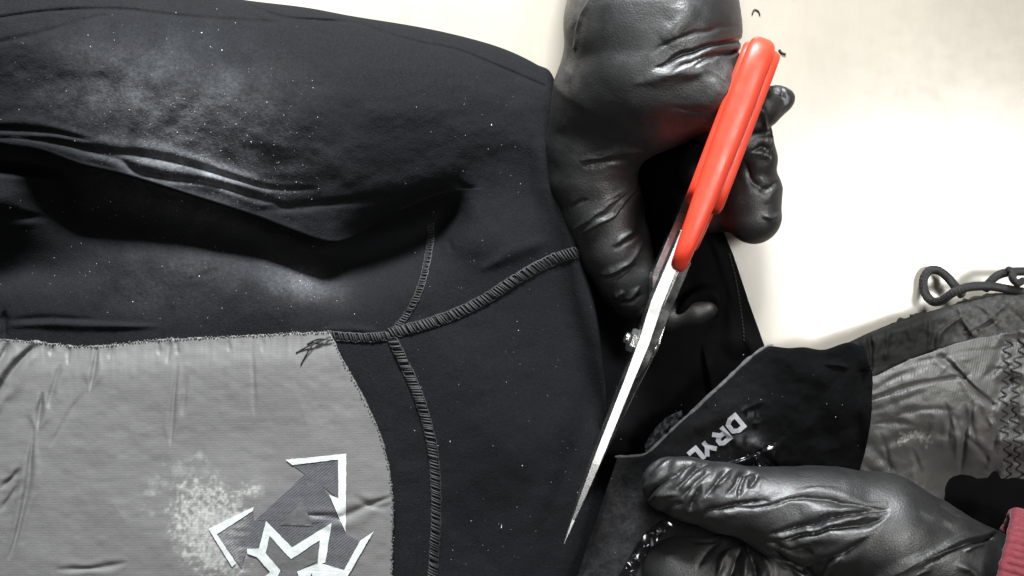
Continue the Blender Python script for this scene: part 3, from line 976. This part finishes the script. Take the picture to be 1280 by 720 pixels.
o = sp.build('glint_flakes', M['lint'], flap, False)  # white flakes stand in for glints on the glossy bands
o['kind'] = 'stuff'


# lettering: reads towards the lower left
def letter_polys():
    s = 0.30
    def stroke(pts, w=s):
        return pts, w
    return {
        'D': [([(0, 0), (0, 1), (.42, 1), (.72, .78), (.72, .22), (.42, 0), (0, 0)], 1)],
        'R': [([(0, 0), (0, 1), (.5, 1), (.68, .86), (.68, .62), (.5, .46), (0, .46)], 0), ([(.36, .46), (.72, 0)], 0)],
        'Y': [([(0, 1), (.38, .45)], 0), ([(.76, 1), (.38, .45), (.38, 0)], 0)],
        'L': [([(0, 1), (0, 0), (.6, 0)], 0)],
        'O': [([(.2, 0), (0, .22), (0, .78), (.2, 1), (.55, 1), (.75, .78), (.75, .22), (.55, 0), (.2, 0)], 1)],
    }


def build_letters():
    rd = np.array([-0.77, 0.64])              # reading direction
    up = np.array([0.64, 0.77])               # letter tops point to the lower right
    hgt, adv = 17.4, 0
    wd = {'D': 1.30, 'R': 1.24, 'Y': 1.14, 'L': 0.98, 'O': 1.3}
    base = np.array([919.5, 530.0]) - up * hgt * 0.5 - rd * hgt * 0.36
    for ch in 'DRYLO':
        sp = Soup()
        half = 2.9
        for pts, closed in letter_polys()[ch]:
            P = np.array([base + rd * (adv + 1.16 * p[0] * hgt) + up * (p[1] * hgt) for p in pts])
            n = len(P)
            # mitred ribbon
            Lf, Rt = [], []
            for i in range(n):
                if closed:
                    a, b, c_ = P[(i - 1) % (n - 1)] if i else P[n - 2], P[i], P[(i + 1) % (n - 1)] if i < n - 1 else P[1]
                else:
                    b = P[i]
                    a = P[i - 1] if i else 2 * P[0] - P[1]
                    c_ = P[i + 1] if i < n - 1 else 2 * P[-1] - P[-2]
                d0 = (b - a) / np.linalg.norm(b - a)
                d1 = (c_ - b) / np.linalg.norm(c_ - b)
                n0, n1 = np.array([-d0[1], d0[0]]), np.array([-d1[1], d1[0]])
                mt = n0 + n1
                mt = mt / np.linalg.norm(mt)
                k = half / max(0.5, mt @ n0)
                Lf.append(b + mt * k)
                Rt.append(b - mt * k)
            Q = np.array(Lf + Rt)
            lift = 1.6 + 0.35 * sp.n / 10
            z = z_flap(Q[:, 0], Q[:, 1]) + lift
            V = W(np.column_stack([Q, z]))
            F = [(i, i + 1, n + i + 1, n + i) for i in range(n - 1)]
            v = V[F[0][1]] - V[F[0][0]]
            w_ = V[F[0][3]] - V[F[0][0]]
            if np.cross(v, w_)[2] < 0:
                F = [f[::-1] for f in F]
            sp.add(V, F)
        sp.build('letter', M['letter'], flap, False)
        adv += hgt * wd[ch]


build_letters()

# ------------------------------------------------------------------ drawcord on the bench
cord = thing(empty('drawcord'), 'thin black braided cord looped on the white table above the grey collar', 'cord')


def cpx(pts):
    return np.array([(1080 + a / 3.6, 320 + b / 3.6, z) for a, b, z in pts])


c = spline(cpx([(440, 175, 30), (418, 148, 34), (380, 100, 20), (335, 66, 12), (292, 68, 10), (268, 108, 10), (274, 165, 14), (308, 204, 30), (350, 200, 45), (400, 166, 56), (470, 140, 60), (560, 136, 58), (640, 148, 55), (730, 165, 55), (800, 180, 50)]), 200)
V, F = tube_arrays(W(c), 5.4 * S * (1 + 0.05 * np.sin(np.arange(200) * 1.9)), 10)
new_mesh('cord_loop', V, F, M['cord'], cord)
c = spline(cpx([(545, 150, 40), (566, 118, 48), (605, 86, 50), (660, 72, 50), (730, 70, 48), (800, 74, 45)]), 90)
V, F = tube_arrays(W(c), 5.2 * S * (1 + 0.05 * np.sin(np.arange(90) * 1.9)), 10)
new_mesh('cord_strand', V, F, M['cord'], cord)
c = spline(cpx([(650, 62, 52), (672, 74, 64), (668, 100, 68), (690, 122, 64), (715, 112, 56)]), 50)
V, F = tube_arrays(W(c), 4.6 * S, 10)
new_mesh('knot', V, F, M['cord'], cord)


# ------------------------------------------------------------------ implicit bodies (hands)
def surface_nets(D, origin, h):
    """D (nx,ny,nz) signed distance -> verts, quads"""
    nx, ny, nz = D.shape
    s = D < 0
    cnt = np.zeros((nx - 1, ny - 1, nz - 1), np.int8)
    for a in (0, 1):
        for b in (0, 1):
            for c in (0, 1):
                cnt += s[a:nx - 1 + a, b:ny - 1 + b, c:nz - 1 + c]
    act = (cnt > 0) & (cnt < 8)
    idx = -np.ones(act.shape, np.int64)
    I = np.argwhere(act)
    idx[act] = np.arange(len(I))
    acc = np.zeros((len(I), 3))
    num = np.zeros(len(I))
    cor = [(a, b, c) for a in (0, 1) for b in (0, 1) for c in (0, 1)]
    for p in cor:
        for ax in range(3):
            if p[ax]:
                continue
            q = list(p)
            q[ax] = 1
            d0 = D[I[:, 0] + p[0], I[:, 1] + p[1], I[:, 2] + p[2]]
            d1 = D[I[:, 0] + q[0], I[:, 1] + q[1], I[:, 2] + q[2]]
            m = (d0 < 0) != (d1 < 0)
            t = np.where(m, d0 / np.where(m, d0 - d1, 1), 0)
            pt = np.tile(np.array(p, float), (len(I), 1))
            pt[:, ax] += t
            acc += pt * m[:, None]
            num += m
    V = (I + acc / num[:, None]) * h + origin
    quads = []
    for ax in range(3):
        o1, o2 = [(1, 2), (2, 0), (0, 1)][ax]
        sl0 = [slice(None)] * 3
        sl1 = [slice(None)] * 3
        sl0[ax] = slice(0, -1)
        sl1[ax] = slice(1, None)
        a, b = s[tuple(sl0)], s[tuple(sl1)]
        for flip, m in ((False, a & ~b), (True, ~a & b)):
            E = np.argwhere(m)
            ok = (E[:, o1] > 0) & (E[:, o2] > 0) & (E[:, o1] < act.shape[o1]) & (E[:, o2] < act.shape[o2]) & (E[:, ax] < act.shape[ax])
            E = E[ok]
            e1 = np.zeros(3, int)
            e1[o1] = 1
            e2 = np.zeros(3, int)
            e2[o2] = 1
            def g(X):
                return idx[X[:, 0], X[:, 1], X[:, 2]]
            q = np.stack([g(E - e1 - e2), g(E - e2), g(E), g(E - e1)], 1)
            quads.append(q[:, ::-1] if flip else q)
    Q = np.vstack(quads)
    return V, Q[(Q >= 0).all(1)]


def to_sdf(p):
    """plan point -> local u space with perspective taken out (y up)"""
    x, y, z = p
    k = (H - z) / H
    return np.array([(x - CX) * k, -(y - CY) * k, z])


def chain_sdf(X, Y, Z, pts):
    d = np.full(X.shape, 1e9, np.float32)
    for (p, q) in zip(pts[:-1], pts[1:]):
        a, b = to_sdf(p[:3]), to_sdf(q[:3])
        ra, rb = p[3], q[3]
        fl = p[4] if len(p) > 4 else 1.0
        ab = b - a
        t = np.clip(((X - a[0]) * ab[0] + (Y - a[1]) * ab[1] + (Z - a[2]) * ab[2]) / (ab @ ab + 1e-9), 0, 1)
        dz = (Z - a[2] - t * ab[2]) / fl
        dd = np.sqrt((X - a[0] - t * ab[0]) ** 2 + (Y - a[1] - t * ab[1]) ** 2 + dz * dz) - (ra + (rb - ra) * t)
        d = smin(d, dd.astype(np.float32), 6.0)
    return d


def smin(a, b, k):
    h = np.clip(0.5 + 0.5 * (b - a) / k, 0, 1)
    return b * (1 - h) + a * h - k * h * (1 - h)


def build_hand(name, chains, box, h, lines, mat, parent=None, ks=14.0, dustf=None, wr=1.0):
    (x0, x1), (y0, y1), (z0, z1) = box
    A = to_sdf((x0, y1, 0))
    B = to_sdf((x1, y0, 0))
    xs = np.arange(A[0], B[0], h, dtype=np.float32)
    ys = np.arange(A[1], B[1], h, dtype=np.float32)
    zs_ = np.arange(z0, z1, h, dtype=np.float32)
    X, Y, Z = np.meshgrid(xs, ys, zs_, indexing='ij', sparse=True)
    D = np.full((len(xs), len(ys), len(zs_)), 1e9, np.float32)
    for c in chains:
        k = ks
        if isinstance(c, tuple):
            c, k = c
        D = smin(D, chain_sdf(X, Y, Z, c), k)
    V, Q = surface_nets(D, np.array([xs[0], ys[0], zs_[0]]), h)
    # normals
    def normals(V):
        n = np.zeros_like(V)
        e1 = V[Q[:, 2]] - V[Q[:, 0]]
        e2 = V[Q[:, 3]] - V[Q[:, 1]]
        fn = np.cross(e1, e2)
        for k in range(4):
            for ax in range(3):
                n[:, ax] += np.bincount(Q[:, k], fn[:, ax], len(V))
        return n / (np.linalg.norm(n, axis=1)[:, None] + 1e-9)
    N = normals(V)
    k = H / (H - V[:, 2])
    px, py = CX + V[:, 0] * k, CY - V[:, 1] * k
    up = np.clip(N[:, 2] * 1.6 + 0.35, 0, 1)
    wx = 1.8 * vnoise(px / 17, py / 17, 3.3) + 0.5 * vnoise(px / 6, py / 6, 1.3)
    wy = 1.8 * vnoise(px / 17, py / 17, 8.3) + 0.5 * vnoise(px / 6, py / 6, 5.3)
    d = creases(px + wx, py + wy, lines, True) * up
    d += wr * (0.8 * fbm(V[:, 0] / 40, V[:, 1] / 40, V[:, 2] / 40, 2) + 0.10 * fbm(V[:, 0] / 11, V[:, 1] / 11, V[:, 2] / 11, 2))
    V = V + N * d[:, None]
    at = {'dust_tone': np.clip(dustf(px, py, V), 0, 1) if dustf else np.zeros(len(V))}
    o = new_mesh(name, V * S, Q, mat, parent, True, at)
    return o


# ---- hand with the scissors
UP_LINES = [
    # folds at the thumb root
    ([(815, 88), (835, 78), (862, 66), (890, 57), (936, 50)], 2.4, -6, 'p'),
    ([(836, 92), (862, 78), (884, 70), (910, 66)], 2.0, -3.2),
    ([(862, 84), (888, 73), (915, 66), (936, 62)], 1.9, -3.6, 'p'),
    ([(812, 66), (845, 50), (885, 38), (925, 32)], 3, -1.8),
    ([(806, 98), (850, 88), (900, 78)], 8, 3),
    # shallow stretch lines over the back of the hand
    ([(790, 104), (850, 96), (905, 84)], 7, 1.6), ([(838, 134), (870, 140), (892, 136)], 3, -1.2, 'f'), ([(880, 90), (900, 100), (914, 112)], 3, -1.6, 'f'),
    # knuckle fold and finger wrinkles
    ([(725, 202), (750, 196), (780, 190), (808, 189)], 2.0, 4.3, 's'), ([(728, 208), (755, 203), (785, 198)], 3.2, -2.5),
    ([(722, 296), (745, 282), (770, 266), (797, 234)], 1.9, 4.0, 's'), ([(745, 276), (775, 258), (800, 238)], 3, -2.2),
    ([(716, 290), (740, 272), (765, 255), (792, 232)], 1.9, 2.9, 's'),
    ([(765, 307), (780, 299), (796, 286)], 1.7, 3.6, 's'), ([(768, 312), (784, 304), (800, 292)], 2.6, -2),
    ([(748, 346), (770, 338), (790, 326), (806, 302)], 2.0, 4.3, 's'), ([(752, 352), (775, 344), (796, 330)], 3, -2.4),
    ([(766, 374), (774, 369), (782, 366)], 1.4, 3.2, 's'), ([(782, 376), (792, 369), (800, 358)], 1.6, 3.6, 's'), ([(770, 380), (788, 378), (803, 366)], 2.4, -2),
    ([(795, 398), (806, 392), (815, 384)], 1.6, 2.9, 's'),
    ([(712, 262), (724, 254), (736, 250)], 2.4, -1.5),
    # wrist end seam and glove edge
    ([(718, 60), (722, 34), (728, 18), (736, 4), (742, -8)], 2.2, 2.6, 'b'), ([(712, 90), (716, 50), (722, 24)], 5, -1.2),
    ([(860, 0), (850, 30), (830, 52)], 14, 3), ([(690, 168), (740, 170), (800, 160), (880, 150)], 16, -3),
    # beyond the handle
    ([(951, 138), (957, 155), (961, 175), (958, 196)], 2.6, 5, 'b'), ([(965, 108), (973, 116), (985, 122)], 3, -4, 'f'), ([(978, 110), (983, 124), (980, 136)], 2.5, -3.5, 'f'),
    ([(940, 190), (955, 185), (964, 200)], 3, -4, 'f'), ([(948, 240), (962, 236), (972, 226)], 3, -4, 'f'), ([(952, 268), (965, 272), (974, 266)], 3, 3.5), ([(930, 200), (940, 225), (955, 240)], 3, -3, 'f'),
]
UP_CH = [
    [(818, -140, 36, 84, 1.0), (816, -60, 66, 97, 1.0), (815, 40, 104, 101, 1.0), (812, 92, 108, 90, 1.0)],
    ([(765, 130, 78, 74), (742, 186, 56, 58), (739, 220, 49, 53), (752, 262, 42, 50), (768, 308, 37, 45), (784, 346, 33, 38), (795, 368, 31, 31)], 24),
    ([(850, 80, 130, 72), (885, 112, 148, 44), (918, 134, 142, 30), (950, 134, 132, 24), (972, 126, 128, 17), (981, 124, 127, 11)], 20),
    ([(880, 212, 34, 30), (920, 205, 54, 38), (938, 240, 66, 36), (942, 270, 64, 33)], 18),
    ([(792, 366, 30, 26), (835, 396, 12, 17), (868, 388, 16, 18), (882, 384, 18, 15)], 8),
    ([(905, 165, 100, 30), (936, 180, 96, 26), (944, 200, 88, 26)], 12),
    ([(880, 268, 26, 24), (905, 262, 36, 28)], 12),
]


def up_dust(px, py, V):
    e = np.exp(-((px - np.interp(py, [-20, 60, 160], [718, 706, 696])) / 18) ** 2) * ss(170, 90, py)
    return 0.75 * e * (0.6 + 0.5 * fbm(px / 9, py / 14, 2, 3))


hand_up = build_hand('gloved_hand', UP_CH, ((655, 1005), (-235, 425), (0, 212)), 1.8, UP_LINES, M['glove'], None, 16, up_dust)
thing(hand_up, 'hand in black glove gripping the red scissor handles, reaching in from the top', 'hand')

# ---- pinching hand
LO_LINES = [
    # thumb tip folds
    ([(806, 628), (822, 608), (845, 588), (868, 576)], 3.2, -9, 'f'), ([(803, 606), (812, 585), (838, 572)], 3, 4), ([(812, 596), (826, 586), (845, 577)], 3, 3),
    ([(845, 610), (858, 598), (872, 582), (885, 578)], 2.8, -6, 'f'), ([(852, 622), (868, 604), (884, 590)], 2.6, -4.5, 'f'),
    ([(862, 640), (870, 618), (876, 606)], 3.0, -6, 'f'), ([(880, 622), (892, 606), (902, 592), (914, 586)], 2.6, -5, 'f'),
    ([(890, 612), (905, 602), (912, 590)], 2.2, 3), ([(905, 620), (918, 606), (926, 594), (945, 592)], 2.6, -5, 'f'), ([(922, 622), (926, 606), (934, 594)], 2.4, -5, 'f'), ([(935, 612), (944, 602), (948, 592)], 2.4, -3.5, 'f'),
    ([(872, 652), (885, 640), (905, 634), (930, 628), (965, 626)], 2.8, -5, 'f'), ([(890, 645), (902, 636), (920, 634), (950, 634), (985, 628)], 2.4, -3.5, 'f'),
    ([(822, 640), (840, 632), (856, 628)], 3, -3, 'f'), ([(815, 622), (832, 618), (850, 616)], 4, 2.5),
    # back of the thumb base
    ([(965, 632), (985, 625), (1010, 622), (1040, 625), (1075, 632), (1108, 636)], 2.6, -4.5, 'f'),
    ([(960, 668), (1000, 660), (1045, 648), (1085, 640), (1112, 635)], 3.2, -6.5, 'f'),
    ([(970, 676), (1005, 670), (1050, 660), (1085, 656), (1112, 640)], 3.4, -6.5, 'f'),
    ([(965, 672), (1010, 664), (1060, 652), (1100, 640)], 3, 2.5),
    ([(955, 680), (985, 690), (1018, 692)], 3.6, -8, 'f'), ([(1000, 715), (1030, 700), (1060, 690), (1085, 672)], 3.2, -5, 'f'),
    ([(960, 690), (985, 702), (1015, 716)], 3.4, -7, 'f'), ([(975, 700), (990, 710), (1010, 725)], 3, 4),
    ([(1020, 725), (1035, 706), (1055, 692)], 3, 4), ([(1000, 640), (1060, 640), (1100, 645)], 7, 2.5),
    # glove border running to the cuff
    ([(1100, 726), (1140, 706), (1170, 690), (1200, 676), (1240, 666)], 2.4, 5.5, 'bs'), ([(1108, 728), (1145, 710), (1175, 695), (1205, 682), (1240, 672)], 3.0, -6, 'b'),
    ([(1165, 622), (1190, 640), (1210, 650)], 4, -3, 'f'), ([(1180, 622), (1205, 640), (1230, 652)], 3, -3, 'f'), ([(1150, 640), (1180, 652), (1215, 660)], 5, 3),
    ([(1205, 690), (1215, 682), (1232, 678)], 3, 5), ([(1195, 705), (1215, 715), (1232, 735)], 5, 4), ([(1130, 730), (1150, 715), (1165, 712)], 3, 3),
    # lower finger
    ([(895, 725), (905, 700), (915, 685)], 4, 3.5), ([(910, 728), (920, 700), (926, 684)], 4, -5, 'f'), ([(928, 728), (932, 705), (938, 688)], 4, 3.5),
    ([(945, 735), (942, 705), (930, 680)], 3.4, -7, 'f'), ([(965, 735), (960, 710), (950, 690)], 4, 3.5), ([(860, 672), (880, 678), (900, 676)], 3, -2), ([(870, 712), (884, 690), (900, 678)], 3, -2.2, 'f'),
]
LO_CH = [
    [(837, 606, 96, 32), (862, 612, 100, 36), (905, 622, 106, 39), (950, 631, 108, 42), (1000, 640, 110, 50)],
    ([(985, 645, 105, 50), (1040, 652, 108, 62), (1100, 668, 108, 70), (1160, 692, 104, 62), (1225, 716, 98, 52), (1300, 738, 94, 46)], 20),
    ([(845, 712, 46, 45), (900, 716, 50, 47), (960, 722, 58, 50), (1040, 742, 74, 58), (1110, 750, 80, 60)], 7),
    ([(870, 790, 55, 46), (960, 800, 60, 50), (1080, 800, 70, 62), (1170, 780, 76, 56)], 10),
]
hand_lo = build_hand('gloved_hand', LO_CH, ((780, 1365), (545, 880), (2, 190)), 1.7, LO_LINES, M['glove'], None, 14, None)
thing(hand_lo, 'hand in wrinkled black glove pinching the cut flap, maroon cuff at its wrist', 'hand')


# knitted cuff round the wrist of the pinching hand
def build_cuff():
    nu, nv = 420, 46
    th = np.linspace(0, 2 * np.pi, nu, endpoint=False)
    A = to_sdf((1238, 722, 100))
    B = to_sdf((1380, 762, 96))
    ax = (B - A) / np.linalg.norm(B - A)
    e1 = np.cross([0, 0, 1.0], ax)
    e1 /= np.linalg.norm(e1)
    e2 = np.cross(ax, e1)
    V = []
    prof = [(8, 0.86), (3, 0.90), (0, 0.96), (1, 1.0), (5, 1.03)] + [(5 + 150 * k / 40, 1.03 + 0.05 * k / 40) for k in range(1, 41)] + [(170, 1.08)]
    for (d, r) in prof[:nv]:
        rib = 1.0 + 0.038 * np.abs(np.sin(th * 31)) ** 0.7 * min(1, 0.3 + d / 12) + 0.008 * vnoise(th * 24, d / 7.0)
        rad = 81.0 * r * rib
        dd = d + 1.6 * vnoise(th * 9, 0.5) * (d < 6)
        dd = dd - 0.46 * np.sin(th) * 81.0 * r
        V.append(A + ax * dd[:, None] + e1 * (np.cos(th) * rad)[:, None] + e2 * (np.sin(th) * rad)[:, None])
    V = np.concatenate(V) * S
    nvv = len(prof[:nv])
    F = []
    for i in range(nvv - 1):
        for j in range(nu):
            k = (j + 1) % nu
            F.append((i * nu + j, i * nu + k, (i + 1) * nu + k, (i + 1) * nu + j))
    o = new_mesh('sleeve_cuff', V, np.array(F), M['cuff'], hand_lo)
    return o


build_cuff()

# ------------------------------------------------------------------ scissors
sci = thing(empty('scissors'), 'scissors with red plastic handles cutting into the black neoprene', 'scissors')
TIP = to_sdf((705, 680, 112))
END = to_sdf((957, 48, 190))
PIV = TIP + (END - TIP) * 0.415
AX = END - TIP
AX[2] = 0
LEN = np.linalg.norm(AX)
AX /= LEN
SD = np.array([AX[1], -AX[0], 0])     # sideways, to the right of the axis
UPV = np.array([0, 0, 1.0])


def sp_pt(u, s, z):
    """u along the scissors from the tip, s sideways, z height"""
    return TIP * [1, 1, 0] + AX * u + SD * s + UPV * z


def ribbon_solid(name, prof, mat, parent, bevel=0.8):
    """prof: list of (u, s_left, s_right, z_top, z_bottom): solid bar"""
    V, F = [], []
    for (u, a, b, zt_, zb, *zleft) in prof:
        V += [sp_pt(u, a, zb), sp_pt(u, b, zb), sp_pt(u, b, zt_), sp_pt(u, a, zleft[0] if zleft else zt_)]
    n = len(prof)
    for i in range(n - 1):
        for j in range(4):
            k = (j + 1) % 4
            F.append((i * 4 + j, (i + 1) * 4 + j, (i + 1) * 4 + k, i * 4 + k))
    F.append((0, 1, 2, 3))
    F.append(tuple((n - 1) * 4 + j for j in (3, 2, 1, 0)))
    o = new_mesh(name, np.array(V) * S, F, mat, parent, False)
    m = o.modifiers.new('bevel', 'BEVEL')
    m.width = bevel * S
    m.segments = 2
    m.limit_method = 'ANGLE'
    return o


Lp = LEN * 0.415
zt = lambda u: 112 + 30 * (u / Lp) if u < Lp else 142 + (u - Lp) * 0.22
def blade_row(u, a, b, zr, depth, tilt=0.30):
    return (u, a, b, zr, zr - depth, zr - tilt * (b - a))


# upper blade with its shank (spine seen from above, ground to slope a little to the left)
ribbon_solid('blade', [blade_row(0, -0.8, 0.8, zt(0), 3), blade_row(30, -2.2, 2.2, zt(25), 12), blade_row(62, -3.6, 3.6, zt(60) + 1, 22), blade_row(100, -4.8, 4.8, zt(100) + 2, 28), blade_row(125, -5.2, 5.2, zt(125) + 2, 30), blade_row(200, -5.4, 5.4, zt(200) + 2, 36),
                       blade_row(Lp, -6.8, 6.4, zt(Lp) + 2, 40), blade_row(Lp + 45, -10.5, 3.5, zt(Lp + 45), 30), blade_row(Lp + 130, -9, 3, zt(Lp + 130) - 6, 26)], M['steel'], sci)
# sloping ground face beside the shank
ribbon_solid('ricasso', [(Lp - 42, 6.0, 9.5, zt(Lp - 42) - 6, zt(Lp - 42) - 34), (Lp - 25, 3.5, 14.0, zt(Lp - 25) - 4, zt(Lp - 25) - 36), (Lp + 20, 4, 15.0, zt(Lp + 20) - 3, zt(Lp + 20) - 34), (Lp + 100, 5.5, 15.0, zt(Lp + 100) - 3, zt(Lp + 100) - 26)], M['steel'], sci)
# lower blade, going down under the cloth
zl = lambda u: 34 + 70 * (u / Lp) if u < Lp else 104 - (u - Lp) * 0.16
ribbon_solid('blade', [(20, 9, 11, 26, 22), (100, 9, 17, 44, 24), (Lp - 60, 9, 20, 78, 44), (Lp, 9.2, 22, 112, 66), (Lp + 40, 0, 20, 108, 72), (Lp + 75, -13, 21, 98, 66), (Lp + 180, -8, 24, 84, 56)], M['steel'], sci)


def revolve(name, prof, centre, axis, mat, parent, n=28):
    axis = axis / np.linalg.norm(axis)
    e1 = np.cross(axis, UPV)
    e1 /= np.linalg.norm(e1)
    e2 = np.cross(axis, e1)
    th = np.linspace(0, 2 * np.pi, n, endpoint=False)
    V = np.concatenate([centre + axis * a + r * (np.cos(th)[:, None] * e1 + np.sin(th)[:, None] * e2) for a, r in prof]) * S
    F = []
    for i in range(len(prof) - 1):
        for j in range(n):
            k = (j + 1) % n
            F.append((i * n + j, (i + 1) * n + j, (i + 1) * n + k, i * n + k))
    F.append(tuple(range(n)))
    F.append(tuple((len(prof) - 1) * n + j for j in range(n))[::-1])
    return new_mesh(name, V, F, mat, parent, True)


pv = sp_pt(Lp - 3, 0, 124)
nut = revolve('pivot_nut', [(5, 12), (6, 13.5), (13, 13.5), (15, 12), (16.5, 7)], pv, -SD, M['chrome'], sci, 6)
nut.data.polygons.foreach_set('use_smooth', [False] * len(nut.data.polygons))
revolve('pivot_bolt', [(14, 6.5), (19, 6.5), (20.5, 5.2), (21, 2)], pv, -SD, M['chrome'], sci)
revolve('pivot_washer', [(6, 14), (16, 14), (17.5, 12.5), (18, 8), (19, 7), (20, 3)], pv, SD, M['chrome'], sci)


def ring(name, us, u_c, z_c, ru, rz, tilt, prof_w, prof_h, mat, s0=0.0, n=96, power=2.6, shank=None):
    """finger loop in the upright plane of the scissors; closed sweep of a rounded section"""
    th = np.linspace(0, 2 * np.pi, n, endpoint=False)
    cu = np.sign(np.cos(th)) * np.abs(np.cos(th)) ** (2 / power) * ru
    cz = np.sign(np.sin(th)) * np.abs(np.sin(th)) ** (2 / power) * rz
    ct, st_ = math.cos(tilt), math.sin(tilt)
    U = u_c + cu * ct - cz * st_
    Zc = z_c + cu * st_ + cz * ct
    dU, dZ = np.roll(U, -1) - np.roll(U, 1), np.roll(Zc, -1) - np.roll(Zc, 1)
    l = np.hypot(dU, dZ)
    nU, nZ = dZ / l, -dU / l          # outward
    m = 20
    ph = np.linspace(0, 2 * np.pi, m, endpoint=False)
    sw = np.sign(np.cos(ph)) * np.abs(np.cos(ph)) ** 0.75
    sh = np.sign(np.sin(ph)) * np.abs(np.sin(ph)) ** 0.75
    V = []
    for i in range(n):
        pw = prof_w(U[i], Zc[i]) if callable(prof_w) else prof_w
        pts = np.array([sp_pt(U[i] + nU[i] * prof_h * b, s0 + pw * a + 0.125 * (188 - Zc[i] - nZ[i] * prof_h * b), Zc[i] + nZ[i] * prof_h * b) for a, b in zip(sw, sh)])
        V.append(pts)
    V = np.concatenate(V) * S
    F = []
    for i in range(n):
        for j in range(m):
            k = (j + 1) % m
            ii = (i + 1) % n
            F.append((i * m + j, ii * m + j, ii * m + k, i * m + k))
    return new_mesh(name, V, np.array(F), mat, sci, True)


# thumb loop: from the shank end to the top end
U0 = float((to_sdf((845, 334, 182)) - TIP) @ AX)
U1 = float((to_sdf((958, 46, 186)) - TIP) @ AX)
uc, ru_ = (U0 + U1) / 2, (U1 - U0) / 2
wtap = lambda base: (lambda u, z: base * np.interp((u - U0) / (U1 - U0), [0, 0.12, 0.35, 0.6, 0.92, 1.0], [0.60, 0.72, 0.92, 1.06, 1.02, 0.9]))
h1 = ring('handle', None, uc, 152, ru_ - 10, 36, 0.03, wtap(15.0), 12, M['red'], power=6)
h2 = ring('handle_grip', None, uc + 34, 150, ru_ - 46, 34, 0.03, 21.5, 7, M['red'], s0=1.5, power=6)
# finger loop below
h3 = ring('handle', None, uc + 16, 62, ru_ - 28, 40, 0.0, wtap(15.0), 12, M['red'], s0=4.0, power=4.0)

# ------------------------------------------------------------------ thread scraps on the bench
for k, (pts, lab) in enumerate((([(940, 18), (943, 12), (948, 14), (950, 19)], 'tiny curled dark thread scrap on the table at the top edge'),
                                ([(974, 62), (977, 66), (982, 68)], 'tiny dark thread scrap on the table beside the red handle tip'))):
    c = spline(pts, 16)
    V, F = tube_arrays(W(np.column_stack([c, np.full(16, 1.2)])), (0.8 + 0.7 * k) * S, 6)
    thing(new_mesh('thread_scrap', V, F, M['thread']), lab, 'thread', 'thread scraps on the table')


# ------------------------------------------------------------------ lint specks on the cloth
def lint():
    rg = np.random.default_rng(21)
    sp = Soup()

    def specks(x, y, z, big=0.92):
        for a, b, c in zip(x, y, z):
            r = rg.uniform(0.25, 0.55) if rg.random() < big else rg.uniform(0.6, 1.0)
            q = rg.normal(size=(4, 3))
            q = q / np.linalg.norm(q, axis=1)[:, None] * r
            q[:, 2] *= 0.5
            sp.add(W(np.array([[a, b, c + 0.3]])) + q * S * [1, -1, 1], [(0, 1, 2), (0, 3, 1), (1, 3, 2), (2, 3, 0)])

    A = np.vstack([np.column_stack([rg.normal(250, 110, 330), rg.normal(160, 60, 330)]), np.column_stack([rg.normal(290, 70, 120), rg.normal(225, 14, 120)]),
                   np.column_stack([rg.uniform(0, 690, 150), rg.uniform(10, 250, 150)])])
    x, y = A[:, 0], A[:, 1]
    m = (x < 400) & (x > 0) & (y < y_lip(x) - 4) & (y > y_top(x) + 6)
    x, y = x[m], y[m]
    specks(x, y, z_upper(x, y) + creases(x, y, UP_CREASE))
    B = np.vstack([np.column_stack([rg.uniform(0, 480, 150), rg.uniform(250, 412, 150)]), np.column_stack([rg.uniform(505, 745, 150), rg.uniform(300, 718, 150)]), np.column_stack([rg.uniform(505, 670, 40), rg.uniform(90, 300, 40)]), np.column_stack([rg.normal(375, 20, 30), rg.normal(355, 14, 30)])])
    x, y = B[:, 0], B[:, 1]
    m = (y > y_lip(x) + 6) | (x > 505)
    x, y = x[m], y[m]
    specks(x, y, z_body(x, y))
    x, y = rg.uniform(760, 1080, 70), rg.uniform(440, 718, 70)
    specks(x, y, z_flap(x, y), 1.0)
    for a, b, r in ((627, 661, 1.8),):
        q = rg.normal(size=(4, 3)) * [0.8, 1.3, 0.5] * r
        sp.add(W(np.array([[a, b, z_body(np.array([float(a)]), np.array([float(b)]))[0] + 0.8]])) + q * S, [(0, 1, 2), (0, 3, 1), (1, 3, 2), (2, 3, 0)])
    o = sp.build('lint', M['lint'], None, False)
    o['kind'] = 'stuff'
    o['label'] = 'white lint specks scattered over the black neoprene'
    o['category'] = 'lint'


lint()
